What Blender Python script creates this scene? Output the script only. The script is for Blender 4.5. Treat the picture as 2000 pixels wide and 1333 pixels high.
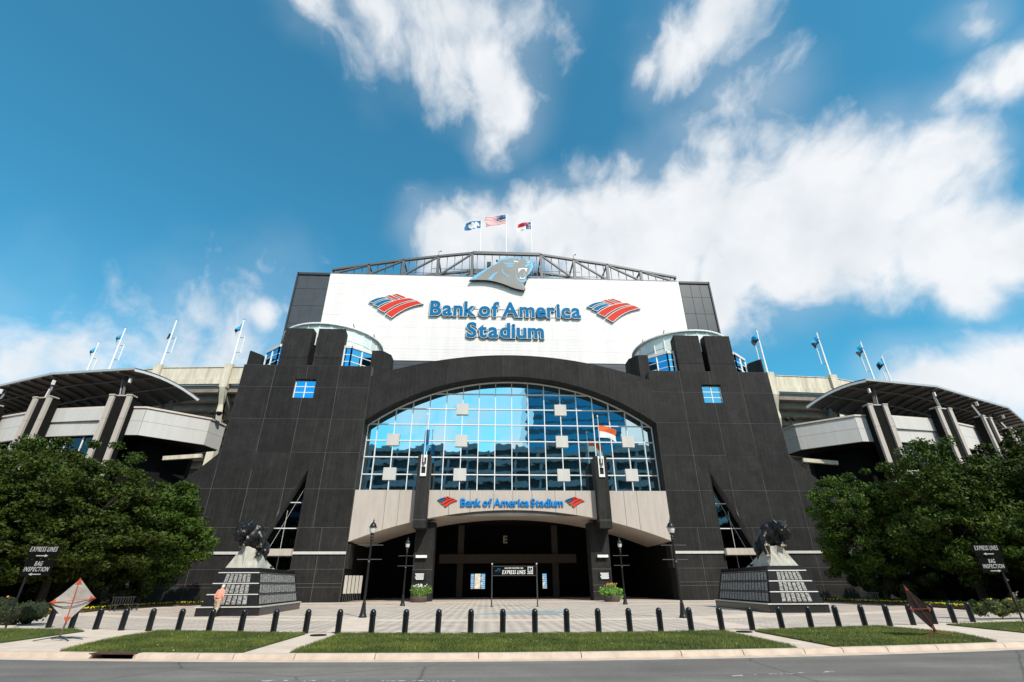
import bpy, bmesh, math, random
import numpy as np
from mathutils import Vector, Matrix
random.seed(7); rng = np.random.default_rng(7)
for o in list(bpy.data.objects): bpy.data.objects.remove(o)
sc = bpy.context.scene
COL = sc.collection
R = math.radians
# ------------------------------------------------------------------ camera
cam = bpy.data.objects.new('camera', bpy.data.cameras.new('camera')); COL.objects.link(cam)
cr = Vector((.99883329, -.04811133, -.00416642)); cu = Vector((-.0179562, -.45010204, .89279658)); cf = Vector((.04482894, .89168013, .4504408))
mw = Matrix.Identity(4)
for i in range(3):
    mw[i][0], mw[i][1], mw[i][2] = cr[i], cu[i], -cf[i]
mw[0][3], mw[1][3], mw[2][3] = -3.033, -60.0, 1.7
cam.matrix_world = mw
cam.data.sensor_fit = 'HORIZONTAL'; cam.data.sensor_width = 36.0; cam.data.lens = 940.911 / 2000 * 36
cam.data.clip_start = .1; cam.data.clip_end = 3000
sc.camera = cam
# ------------------------------------------------------------------ sun, sky, exposure
SUN_EL, SUN_AZ = R(46), R(26)          # azimuth measured from straight behind the camera towards the right
sdir = Vector((math.sin(SUN_AZ) * math.cos(SUN_EL), -math.cos(SUN_AZ) * math.cos(SUN_EL), math.sin(SUN_EL)))
sun = bpy.data.objects.new('sun', bpy.data.lights.new('sun', 'SUN')); COL.objects.link(sun)
sun.data.energy = 4.6; sun.data.angle = R(.5); sun.data.color = (1, .93, .84)
sun.rotation_euler = (-sdir).to_track_quat('-Z', 'Y').to_euler()
world = bpy.data.worlds.new('World'); sc.world = world; world.use_nodes = True
NT = world.node_tree; NT.nodes.clear()
SKY_STRENGTH = .15
CLOUDS = [(-0.273,0.461,0.845,0.045,0.46),(-0.211,0.472,0.856,0.059,0.46),(-0.146,0.481,0.864,0.072,0.46),(-0.078,0.482,0.872,0.09,0.46),(-0.004,0.488,0.873,0.078,0.46),(-0.07,0.531,0.845,0.068,0.46),(-0.021,0.547,0.837,0.074,0.46),(0.018,0.593,0.805,0.054,0.46),(0.033,0.619,0.784,0.042,0.46),(-0.003,0.65,0.76,0.036,0.46),(0.285,0.508,0.813,0.045,0.46),(0.327,0.493,0.806,0.056,0.46),(0.362,0.46,0.811,0.049,0.46),(0.365,0.429,0.826,0.044,0.46),(0.262,0.533,0.804,0.029,0.46),(0.408,0.536,0.739,0.04,0.3),(0.457,0.514,0.726,0.039,0.3),(0.398,0.591,0.702,0.051,0.3),(0.458,0.571,0.682,0.045,0.3),(0.51,0.566,0.648,0.032,0.3),(0.259,0.66,0.705,0.028,0.45),(-0.094,0.777,0.622,0.072,1),(-0.001,0.782,0.623,0.078,1),(0.102,0.77,0.63,0.087,1),(0.202,0.75,0.63,0.095,1),(0.297,0.723,0.624,0.106,1),(0.383,0.685,0.619,0.105,1),(0.478,0.655,0.585,0.111,1),(0.561,0.598,0.572,0.105,1),(0.618,0.545,0.567,0.089,1),(0.66,0.497,0.563,0.066,1),(0.685,0.47,0.557,0.041,1),(0.442,0.729,0.523,0.099,1),(0.54,0.666,0.515,0.09,1),(0.616,0.611,0.497,0.082,1),(0.67,0.569,0.477,0.072,1),(0.713,0.541,0.446,0.061,1),(0.746,0.513,0.425,0.054,1),(0.331,0.763,0.556,0.097,1),(0.217,0.802,0.556,0.082,1),(0.442,0.766,0.467,0.046,1),(0.718,0.567,0.404,0.045,1),(0.658,0.446,0.607,0.024,0.5),(0.673,0.419,0.61,0.026,0.5),(0.688,0.392,0.611,0.026,0.5),(0.702,0.369,0.609,0.028,0.5),(0.647,0.357,0.674,0.023,0.5),(-0.451,0.798,0.4,0.075,0.3),(-0.418,0.792,0.445,0.029,0.8),(-0.53,0.772,0.351,0.077,0.33),(-0.482,0.801,0.355,0.077,0.36),(-0.612,0.728,0.311,0.065,0.25),(-0.677,0.679,0.284,0.058,0.28),(0.745,0.612,0.266,0.071,0.9),(0.702,0.662,0.261,0.067,0.85),(0.657,0.695,0.291,0.047,0.6)]
def build_sky():
    N, L = NT.nodes, NT.links
    def new(t, **k):
        n = N.new(t)
        for a, b in k.items(): setattr(n, a, b)
        return n
    def math_(op, a, b=None, c=None, clamp=False):
        n = new('ShaderNodeMath', operation=op, use_clamp=clamp)
        for i, v in enumerate((a, b, c)):
            if v is None: continue
            if isinstance(v, (int, float)): n.inputs[i].default_value = v
            else: L.new(v, n.inputs[i])
        return n.outputs[0]
    def vm(op, a, b=None, scale=None):
        n = new('ShaderNodeVectorMath', operation=op)
        for i, v in enumerate((a, b)):
            if v is None: continue
            if isinstance(v, tuple): n.inputs[i].default_value = v
            else: L.new(v, n.inputs[i])
        if scale is not None: n.inputs['Scale'].default_value = scale
        return n
    sky = new('ShaderNodeTexSky', sky_type='NISHITA', sun_disc=False)
    sky.sun_elevation = SUN_EL; sky.sun_rotation = R(154); sky.air_density = 1.0; sky.dust_density = .8; sky.ozone_density = 2.2
    tint = new('ShaderNodeMix', data_type='RGBA', blend_type='MULTIPLY'); tint.inputs['Factor'].default_value = 1
    L.new(sky.outputs[0], tint.inputs['A']); tint.inputs['B'].default_value = (.40, 1.28, 1.27, 1)
    tc = new('ShaderNodeTexCoord'); d = tc.outputs['Generated']
    # turbulence of the cloud edges
    n1 = new('ShaderNodeTexNoise'); n1.inputs['Scale'].default_value = 7; n1.inputs['Detail'].default_value = 3; L.new(d, n1.inputs['Vector'])
    w1 = vm('SUBTRACT', n1.outputs['Color'], (.5, .5, .5)); w1 = vm('SCALE', w1.outputs[0], scale=.07)
    dw = vm('ADD', d, w1.outputs[0]).outputs[0]
    s = None
    for (x, y, z, r, w) in CLOUDS:
        ln = vm('DISTANCE', dw, (x, y, z)).outputs['Value']
        t = math_('MULTIPLY_ADD', ln, -w / (r * 1.2), w)
        s = t if s is None else math_('SMOOTH_MAX', s, t, .12)
    # the same kind of cloud field over the rest of the sky
    n3 = new('ShaderNodeTexNoise'); n3.inputs['Scale'].default_value = 2.3; n3.inputs['Detail'].default_value = 2; L.new(dw, n3.inputs['Vector'])
    g = math_('MULTIPLY_ADD', n3.outputs['Fac'], 4.2, -2.0)
    cen = vm('DOT_PRODUCT', d, (.045, .70, .71)).outputs['Value']
    gm = new('ShaderNodeMapRange'); L.new(cen, gm.inputs['Value'])
    gm.inputs['From Min'].default_value = .55; gm.inputs['From Max'].default_value = .28; gm.inputs['To Min'].default_value = 0; gm.inputs['To Max'].default_value = 1
    g2 = math_('MULTIPLY', math_('ADD', g, 1.0), gm.outputs[0]); g2 = math_('ADD', g2, -1.0)
    s_raw = math_('MAXIMUM', s, g2); s = math_('MINIMUM', s_raw, .64)
    n2 = new('ShaderNodeTexNoise'); n2.inputs['Scale'].default_value = 8; n2.inputs['Detail'].default_value = 9; n2.inputs['Roughness'].default_value = .57; n2.inputs['Distortion'].default_value = .25
    st = new('ShaderNodeMapping'); st.inputs['Rotation'].default_value = (0, 0, R(25)); st.inputs['Scale'].default_value = (1.5, .9, 1.3); L.new(dw, st.inputs[0]); L.new(st.outputs[0], n2.inputs['Vector'])
    f = math_('MULTIPLY_ADD', math_('ADD', n2.outputs['Fac'], -.5), 1.6, s)
    den = new('ShaderNodeMapRange', interpolation_type='SMOOTHSTEP'); L.new(f, den.inputs['Value'])
    den.inputs['From Min'].default_value = -.26; den.inputs['From Max'].default_value = .56; den.inputs['To Min'].default_value = 0; den.inputs['To Max'].default_value = .97
    # thin veil of haze around the clouds
    ve = new('ShaderNodeMapRange', interpolation_type='SMOOTHSTEP'); L.new(math_('MULTIPLY_ADD', n1.outputs['Fac'], .8, s_raw), ve.inputs['Value'])
    ve.inputs['From Min'].default_value = -.15; ve.inputs['From Max'].default_value = .95; ve.inputs['To Min'].default_value = 0; ve.inputs['To Max'].default_value = .26
    dmax = math_('MAXIMUM', den.outputs[0], ve.outputs[0])
    # soft grey modelling inside the clouds
    n4 = new('ShaderNodeTexNoise'); n4.inputs['Scale'].default_value = 9; n4.inputs['Detail'].default_value = 5; L.new(d, n4.inputs['Vector'])
    cr_ = new('ShaderNodeValToRGB'); L.new(n4.outputs['Fac'], cr_.inputs[0])
    e = cr_.color_ramp.elements; e[0].position = .3; e[0].color = (5.2, 5.5, 5.8, 1); e[1].position = .62; e[1].color = (6.3, 6.4, 6.55, 1)
    mx = new('ShaderNodeMix', data_type='RGBA'); L.new(dmax, mx.inputs['Factor']); L.new(tint.outputs['Result'], mx.inputs['A']); L.new(cr_.outputs[0], mx.inputs['B'])
    bg = new('ShaderNodeBackground'); bg.inputs['Strength'].default_value = SKY_STRENGTH; L.new(mx.outputs['Result'], bg.inputs['Color'])
    out = new('ShaderNodeOutputWorld'); L.new(bg.outputs[0], out.inputs[0])
build_sky()
vs = sc.view_settings
vs.view_transform = 'Standard'; vs.look = 'None'; vs.gamma = 1; vs.use_curve_mapping = False; vs.exposure = 0
sc.cycles.max_bounces = 5; sc.cycles.diffuse_bounces = 3; sc.cycles.glossy_bounces = 3; sc.cycles.transmission_bounces = 2
world.cycles.sampling_method = 'MANUAL'; world.cycles.sample_map_resolution = 512
# ------------------------------------------------------------------ materials
MATS = {}
def mat(name, col, rough=.6, metal=0., var=.25, scale=3., bump=0., bscale=40., streak=False, spec=.4, col2=None, detail=6, trans=0.):
    if name in MATS: return MATS[name]
    m = bpy.data.materials.new(name); m.use_nodes = True; nt = m.node_tree; N, L = nt.nodes, nt.links
    p = N['Principled BSDF']; p.inputs['Roughness'].default_value = rough; p.inputs['Metallic'].default_value = metal
    p.inputs['Specular IOR Level'].default_value = spec
    if trans: p.inputs['Transmission Weight'].default_value = trans
    tc = N.new('ShaderNodeTexCoord'); mp = N.new('ShaderNodeMapping'); L.new(tc.outputs['Object'], mp.inputs[0])
    if streak: mp.inputs['Scale'].default_value = (1.6, 1.6, .22)
    if var:
        n = N.new('ShaderNodeTexNoise'); n.inputs['Scale'].default_value = scale; n.inputs['Detail'].default_value = detail; n.inputs['Roughness'].default_value = .65
        L.new(mp.outputs[0], n.inputs['Vector'])
        r = N.new('ShaderNodeValToRGB'); L.new(n.outputs['Fac'], r.inputs[0])
        a = [c * (1 - var) for c in col]; b = list(col2) if col2 else [min(1, c * (1 + var)) for c in col]
        r.color_ramp.elements[0].position = .3; r.color_ramp.elements[0].color = (*a, 1)
        r.color_ramp.elements[1].position = .7; r.color_ramp.elements[1].color = (*b, 1)
        L.new(r.outputs[0], p.inputs['Base Color'])
    else: p.inputs['Base Color'].default_value = (*col, 1)
    if bump:
        n = N.new('ShaderNodeTexNoise'); n.inputs['Scale'].default_value = bscale; n.inputs['Detail'].default_value = 4; L.new(tc.outputs['Object'], n.inputs['Vector'])
        b = N.new('ShaderNodeBump'); b.inputs['Strength'].default_value = bump; b.inputs['Distance'].default_value = .02
        L.new(n.outputs['Fac'], b.inputs['Height']); L.new(b.outputs[0], p.inputs['Normal'])
    MATS[name] = m; return m
def granite_mat():
    m = mat('dark_granite', (.0214, .0205, .0199), .7, var=.32, scale=.55, bump=.3, bscale=30, detail=10, spec=.16)
    nt = m.node_tree; N, L = nt.nodes, nt.links; p = N['Principled BSDF']; src = p.inputs['Base Color'].links[0].from_socket
    tc = N.new('ShaderNodeTexCoord'); mp = N.new('ShaderNodeMapping'); mp.inputs['Scale'].default_value = (2.6, 2.6, .9); L.new(tc.outputs['Object'], mp.inputs[0])
    n = N.new('ShaderNodeTexNoise'); n.inputs['Scale'].default_value = 2.2; n.inputs['Detail'].default_value = 12; n.inputs['Roughness'].default_value = .75; L.new(mp.outputs[0], n.inputs['Vector'])
    r = N.new('ShaderNodeMapRange'); L.new(n.outputs['Fac'], r.inputs['Value']); r.inputs['From Min'].default_value = .3; r.inputs['From Max'].default_value = .7; r.inputs['To Min'].default_value = .62; r.inputs['To Max'].default_value = 1.4
    oi = N.new('ShaderNodeObjectInfo'); r2 = N.new('ShaderNodeMapRange'); L.new(oi.outputs['Random'], r2.inputs['Value']); r2.inputs['To Min'].default_value = .86; r2.inputs['To Max'].default_value = 1.16
    k = N.new('ShaderNodeMath'); k.operation = 'MULTIPLY'; L.new(r.outputs[0], k.inputs[0]); L.new(r2.outputs[0], k.inputs[1])
    mq = N.new('ShaderNodeMapping'); mq.inputs['Scale'].default_value = (2.2, 2.2, .10); L.new(tc.outputs['Object'], mq.inputs[0])
    nq = N.new('ShaderNodeTexNoise'); nq.inputs['Scale'].default_value = 1.6; nq.inputs['Detail'].default_value = 7; L.new(mq.outputs[0], nq.inputs['Vector'])
    rq = N.new('ShaderNodeMapRange'); L.new(nq.outputs['Fac'], rq.inputs['Value']); rq.inputs['From Min'].default_value = .45; rq.inputs['From Max'].default_value = .8; rq.inputs['To Min'].default_value = .92; rq.inputs['To Max'].default_value = 1.5
    k2 = N.new('ShaderNodeMath'); k2.operation = 'MULTIPLY'; L.new(k.outputs[0], k2.inputs[0]); L.new(rq.outputs[0], k2.inputs[1]); k = k2
    v = N.new('ShaderNodeVectorMath'); v.operation = 'SCALE'; L.new(src, v.inputs[0]); L.new(k.outputs[0], v.inputs['Scale']); L.new(v.outputs[0], p.inputs['Base Color'])
    return m
GRANITE = granite_mat()
JOINT = mat('joint_sealant', (.12, .113, .106), .8, var=.25, scale=.4)
SHADOWWALL = mat('dark_shade_wall', (.013, .0125, .012), .9, var=.2, spec=.05)  # near-black colour with the shade of recesses and halls put into it
BEIGE = mat('beige_precast', (.47, .415, .37), .75, var=.10, scale=1.4, streak=True, bump=.1)
CONC = mat('weathered_concrete', (.60, .53, .42), .85, var=.28, scale=.9, streak=True, bump=.2)
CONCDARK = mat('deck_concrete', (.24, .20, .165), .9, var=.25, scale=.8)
LIGHTPANEL = mat('pale_precast', (.56, .54, .52), .7, var=.07, scale=1.2, streak=True)
WHITE = mat('white_paint', (.80, .80, .78), .45, var=.05)
WHITEMETAL = mat('white_aluminium', (.78, .78, .77), .35, var=.04)
STEEL = mat('grey_steel', (.115, .115, .12), .5, metal=.3, var=.12)
DARKPANEL = mat('charcoal_panel', (.060, .064, .075), .42, var=.12, scale=.6)
DARKPANEL2 = mat('charcoal_trim', (.035, .037, .043), .5, var=.1)
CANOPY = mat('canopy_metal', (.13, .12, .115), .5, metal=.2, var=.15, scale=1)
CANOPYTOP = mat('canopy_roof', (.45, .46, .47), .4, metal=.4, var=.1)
BLACK = mat('black_gloss', (.006, .0065, .008), .28, var=.2, spec=.5)
IRON = mat('cast_iron', (.010, .010, .011), .4, var=.3)
BRONZE = mat('dark_bronze', (.0075, .007, .0068), .36, metal=0., var=.5, scale=9, bump=.10, bscale=14, spec=.34)
POLISH = mat('polished_black_stone', (.016, .016, .017), .22, var=.3, scale=5, spec=.5)
ROCK = mat('pale_rock', (.40, .385, .335), .85, var=.25, scale=2.5, bump=.5, bscale=6, streak=True)
SILVER = mat('silver_band', (.62, .60, .56), .4, metal=.2, var=.08)
BLUE = mat('sign_blue', (.003, .14, .32), .6, var=.12, scale=.5, spec=.12)
BLUE2 = mat('sign_blue_bright', (.003, .21, .60), .55, var=.1, scale=.5, spec=.12)
RED = mat('sign_red', (.64, .045, .028), .6, var=.12, scale=.4, spec=.12)
SIGNBLACK = mat('sign_return_black', (.012, .013, .015), .5, var=0)
PANGREY = mat('emblem_grey', (.235, .225, .22), .5, var=.12, scale=.25)
PANBLUE = mat('emblem_blue', (.12, .48, .78), .4, var=.05)
PRINTW = mat('white_print', (.82, .82, .80), .6, var=0)
SIGNFACE = mat('black_sign_face', (.006, .006, .0065), .9, var=.1, spec=.05)  # black board colour, deepened to stand for tree shade on the direction signs
def glass(name, col, rough=.02, wav=.0, scale=.35):
    m = mat(name, col, rough, metal=1., var=0)
    nt = m.node_tree; N, L = nt.nodes, nt.links
    tc = N.new('ShaderNodeTexCoord'); n = N.new('ShaderNodeTexNoise'); n.inputs['Scale'].default_value = scale; n.inputs['Detail'].default_value = 2
    L.new(tc.outputs['Object'], n.inputs['Vector'])
    b = N.new('ShaderNodeBump'); b.inputs['Strength'].default_value = wav; b.inputs['Distance'].default_value = .1
    L.new(n.outputs['Fac'], b.inputs['Height']); L.new(b.outputs[0], N['Principled BSDF'].inputs['Normal'])
    return m
GLASS = glass('tinted_mirror_glass', (.62, .80, .84), .015, .10, .38)
GLASSBLUE = glass('blue_mirror_glass', (.09, .52, .86), .02, .08, .5)
GLASSDARK = glass('dark_window_glass', (.05, .075, .10), .03, .1, .5)
DOMEGLASS = mat('frosted_dome_glass', (.70, .78, .75), .25, var=.08, scale=.5, spec=.5)
def ribbed():
    m = mat('white_ribbed_metal', (.87, .80, .785), .55, var=.03, scale=.3)
    nt = m.node_tree; N, L = nt.nodes, nt.links
    tc = N.new('ShaderNodeTexCoord'); w = N.new('ShaderNodeTexWave'); w.bands_direction = 'Z'; w.wave_profile = 'SAW'; w.inputs['Scale'].default_value = .52; w.inputs['Distortion'].default_value = 0
    L.new(tc.outputs['Object'], w.inputs['Vector'])
    b = N.new('ShaderNodeBump'); b.inputs['Strength'].default_value = .9; b.inputs['Distance'].default_value = .05; L.new(w.outputs['Fac'], b.inputs['Height']); L.new(b.outputs[0], N['Principled BSDF'].inputs['Normal'])
    p = N['Principled BSDF']; src = p.inputs['Base Color'].links[0].from_socket
    r = N.new('ShaderNodeValToRGB'); L.new(w.outputs['Fac'], r.inputs[0]); r.color_ramp.elements[0].color = (.84, .84, .84, 1); r.color_ramp.elements[1].position = .16; r.color_ramp.elements[1].color = (1, 1, 1, 1)
    mp = N.new('ShaderNodeMapping'); mp.inputs['Scale'].default_value = (1, 1, .08); L.new(tc.outputs['Object'], mp.inputs[0])
    n = N.new('ShaderNodeTexNoise'); n.inputs['Scale'].default_value = 1.2; n.inputs['Detail'].default_value = 6; L.new(mp.outputs[0], n.inputs['Vector'])
    r2 = N.new('ShaderNodeMapRange'); L.new(n.outputs['Fac'], r2.inputs['Value']); r2.inputs['From Min'].default_value = .3; r2.inputs['From Max'].default_value = .7; r2.inputs['To Min'].default_value = .93; r2.inputs['To Max'].default_value = 1.02
    v = N.new('ShaderNodeVectorMath'); v.operation = 'MULTIPLY'; L.new(src, v.inputs[0]); L.new(r.outputs[0], v.inputs[1]); v2 = N.new('ShaderNodeVectorMath'); v2.operation = 'SCALE'; L.new(v.outputs[0], v2.inputs[0]); L.new(r2.outputs[0], v2.inputs['Scale']); L.new(v2.outputs[0], p.inputs['Base Color'])
    return m
RIB = ribbed()
def paver_mat():
    m = bpy.data.materials.new('woven_pavers'); m.use_nodes = True; nt = m.node_tree; N, L = nt.nodes, nt.links; p = N['Principled BSDF']; p.inputs['Roughness'].default_value = .85
    tc = N.new('ShaderNodeTexCoord'); mp = N.new('ShaderNodeMapping'); mp.inputs['Rotation'].default_value = (0, 0, R(45)); mp.inputs['Scale'].default_value = (1, 1, 1); L.new(tc.outputs['Object'], mp.inputs[0])
    ch = N.new('ShaderNodeTexChecker'); ch.inputs['Scale'].default_value = 2.6; ch.inputs['Color1'].default_value = (.65, .545, .465, 1); ch.inputs['Color2'].default_value = (.465, .40, .35, 1); L.new(mp.outputs[0], ch.inputs['Vector'])
    br = N.new('ShaderNodeTexBrick'); br.inputs['Scale'].default_value = 5; br.inputs['Mortar Size'].default_value = .02; br.inputs['Color1'].default_value = (1, 1, 1, 1); br.inputs['Color2'].default_value = (.84, .83, .82, 1); br.inputs['Mortar'].default_value = (.6, .58, .56, 1); L.new(mp.outputs[0], br.inputs['Vector'])
    mu = N.new('ShaderNodeMix'); mu.data_type = 'RGBA'; mu.blend_type = 'MULTIPLY'; mu.inputs['Factor'].default_value = 1; L.new(ch.outputs[0], mu.inputs['A']); L.new(br.outputs[0], mu.inputs['B'])
    n = N.new('ShaderNodeTexNoise'); n.inputs['Scale'].default_value = .7; n.inputs['Detail'].default_value = 8; L.new(tc.outputs['Object'], n.inputs['Vector'])
    rr = N.new('ShaderNodeValToRGB'); rr.color_ramp.elements[0].position = .3; rr.color_ramp.elements[0].color = (.80, .78, .77, 1); rr.color_ramp.elements[1].position = .65; rr.color_ramp.elements[1].color = (1.1, 1.08, 1.05, 1); L.new(n.outputs['Fac'], rr.inputs[0])
    m2 = N.new('ShaderNodeMix'); m2.data_type = 'RGBA'; m2.blend_type = 'MULTIPLY'; m2.inputs['Factor'].default_value = 1; L.new(mu.outputs['Result'], m2.inputs['A']); L.new(rr.outputs[0], m2.inputs['B']); L.new(m2.outputs['Result'], p.inputs['Base Color'])
    return m
PAVERS = paver_mat()
SLAB = mat('pale_concrete', (.62, .50, .405), .85, var=.14, scale=1.1, detail=10, bump=.1)
KERB = mat('kerb_concrete', (.56, .44, .355), .85, var=.18, scale=2.5, detail=10, bump=.2)
def asphalt():
    m = mat('worn_asphalt', (.178, .162, .148), .85, var=.20, scale=.35, bump=.5, bscale=60, detail=12)
    nt = m.node_tree; N, L = nt.nodes, nt.links; p = N['Principled BSDF']
    src = p.inputs['Base Color'].links[0].from_socket
    tc = N.new('ShaderNodeTexCoord'); v = N.new('ShaderNodeTexNoise'); v.inputs['Scale'].default_value = 55; v.inputs['Detail'].default_value = 3; L.new(tc.outputs['Object'], v.inputs['Vector'])
    r = N.new('ShaderNodeValToRGB'); r.color_ramp.elements[0].position = .35; r.color_ramp.elements[0].color = (.72, .72, .72, 1); r.color_ramp.elements[1].position = .68; r.color_ramp.elements[1].color = (1.3, 1.28, 1.25, 1); L.new(v.outputs['Fac'], r.inputs[0])
    vo = N.new('ShaderNodeTexVoronoi'); vo.feature = 'DISTANCE_TO_EDGE'; vo.inputs['Scale'].default_value = .16; L.new(tc.outputs['Object'], vo.inputs['Vector'])
    nz = N.new('ShaderNodeTexNoise'); nz.inputs['Scale'].default_value = 1.3; L.new(tc.outputs['Object'], nz.inputs['Vector'])
    mm = N.new('ShaderNodeMix'); mm.data_type = 'VECTOR'; mm.inputs['Factor'].default_value = .12; L.new(tc.outputs['Object'], mm.inputs['A']); L.new(nz.outputs['Color'], mm.inputs['B']); L.new(mm.outputs['Result'], vo.inputs['Vector'])
    cr2 = N.new('ShaderNodeValToRGB'); cr2.color_ramp.elements[0].position = .0; cr2.color_ramp.elements[0].color = (.5, .5, .5, 1); cr2.color_ramp.elements[1].position = .006; cr2.color_ramp.elements[1].color = (1, 1, 1, 1); L.new(vo.outputs['Distance'], cr2.inputs[0])
    ms = N.new('ShaderNodeMapping'); ms.inputs['Scale'].default_value = (.06, .9, 1); L.new(tc.outputs['Object'], ms.inputs[0]); ns = N.new('ShaderNodeTexNoise'); ns.inputs['Scale'].default_value = 1.4; ns.inputs['Detail'].default_value = 8; L.new(ms.outputs[0], ns.inputs['Vector'])
    rs = N.new('ShaderNodeMapRange'); L.new(ns.outputs['Fac'], rs.inputs['Value']); rs.inputs['From Min'].default_value = .3; rs.inputs['From Max'].default_value = .7; rs.inputs['To Min'].default_value = .74; rs.inputs['To Max'].default_value = 1.14
    vs_ = N.new('ShaderNodeVectorMath'); vs_.operation = 'SCALE'; L.new(src, vs_.inputs[0]); L.new(rs.outputs[0], vs_.inputs['Scale']); src = vs_.outputs[0]
    a = N.new('ShaderNodeMix'); a.data_type = 'RGBA'; a.blend_type = 'MULTIPLY'; a.inputs['Factor'].default_value = 1; L.new(src, a.inputs['A']); L.new(r.outputs[0], a.inputs['B'])
    b = N.new('ShaderNodeMix'); b.data_type = 'RGBA'; b.blend_type = 'MULTIPLY'; b.inputs['Factor'].default_value = 1; L.new(a.outputs['Result'], b.inputs['A']); L.new(cr2.outputs[0], b.inputs['B']); L.new(b.outputs['Result'], p.inputs['Base Color'])
    return m
ASPHALT = asphalt()
SOIL = mat('bark_mulch', (.085, .05, .032), .95, var=.4, scale=12)
GRASS = mat('turf', (.040, .075, .016), .9, var=.35, scale=2.0, detail=8, col2=(.075, .105, .025))
def leafmat(name, c, c2, scale=2.2):
    m = mat(name, c, .55, var=.5, scale=scale, col2=c2, spec=.18, detail=3)
    nt = m.node_tree; N, L = nt.nodes, nt.links; p = N['Principled BSDF']; src = p.inputs['Base Color'].links[0].from_socket
    oi = N.new('ShaderNodeObjectInfo'); hs = N.new('ShaderNodeHueSaturation'); L.new(src, hs.inputs['Color'])
    for inp, a, b in (('Hue', .492, .522), ('Value', .72, 1.15)):
        r = N.new('ShaderNodeMapRange'); L.new(oi.outputs['Random'], r.inputs['Value']); r.inputs['To Min'].default_value = a; r.inputs['To Max'].default_value = b; L.new(r.outputs[0], hs.inputs[inp])
    L.new(hs.outputs[0], p.inputs['Base Color'])
    return m
LEAF = leafmat('oak_leaf', (.026, .058, .008), (.088, .128, .014), 1.1)
LEAF2 = leafmat('shrub_leaf', (.030, .06, .012), (.07, .12, .025))
LIME = leafmat('lime_leaf', (.16, .33, .035), (.32, .52, .09))
YELLOW = mat('yellow_petal', (.75, .60, .03), .6, var=.15)
PINK = mat('orange_petal', (.75, .28, .10), .6, var=.3, scale=30)
BARK = mat('bark', (.055, .045, .035), .9, var=.4, scale=6)
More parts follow.
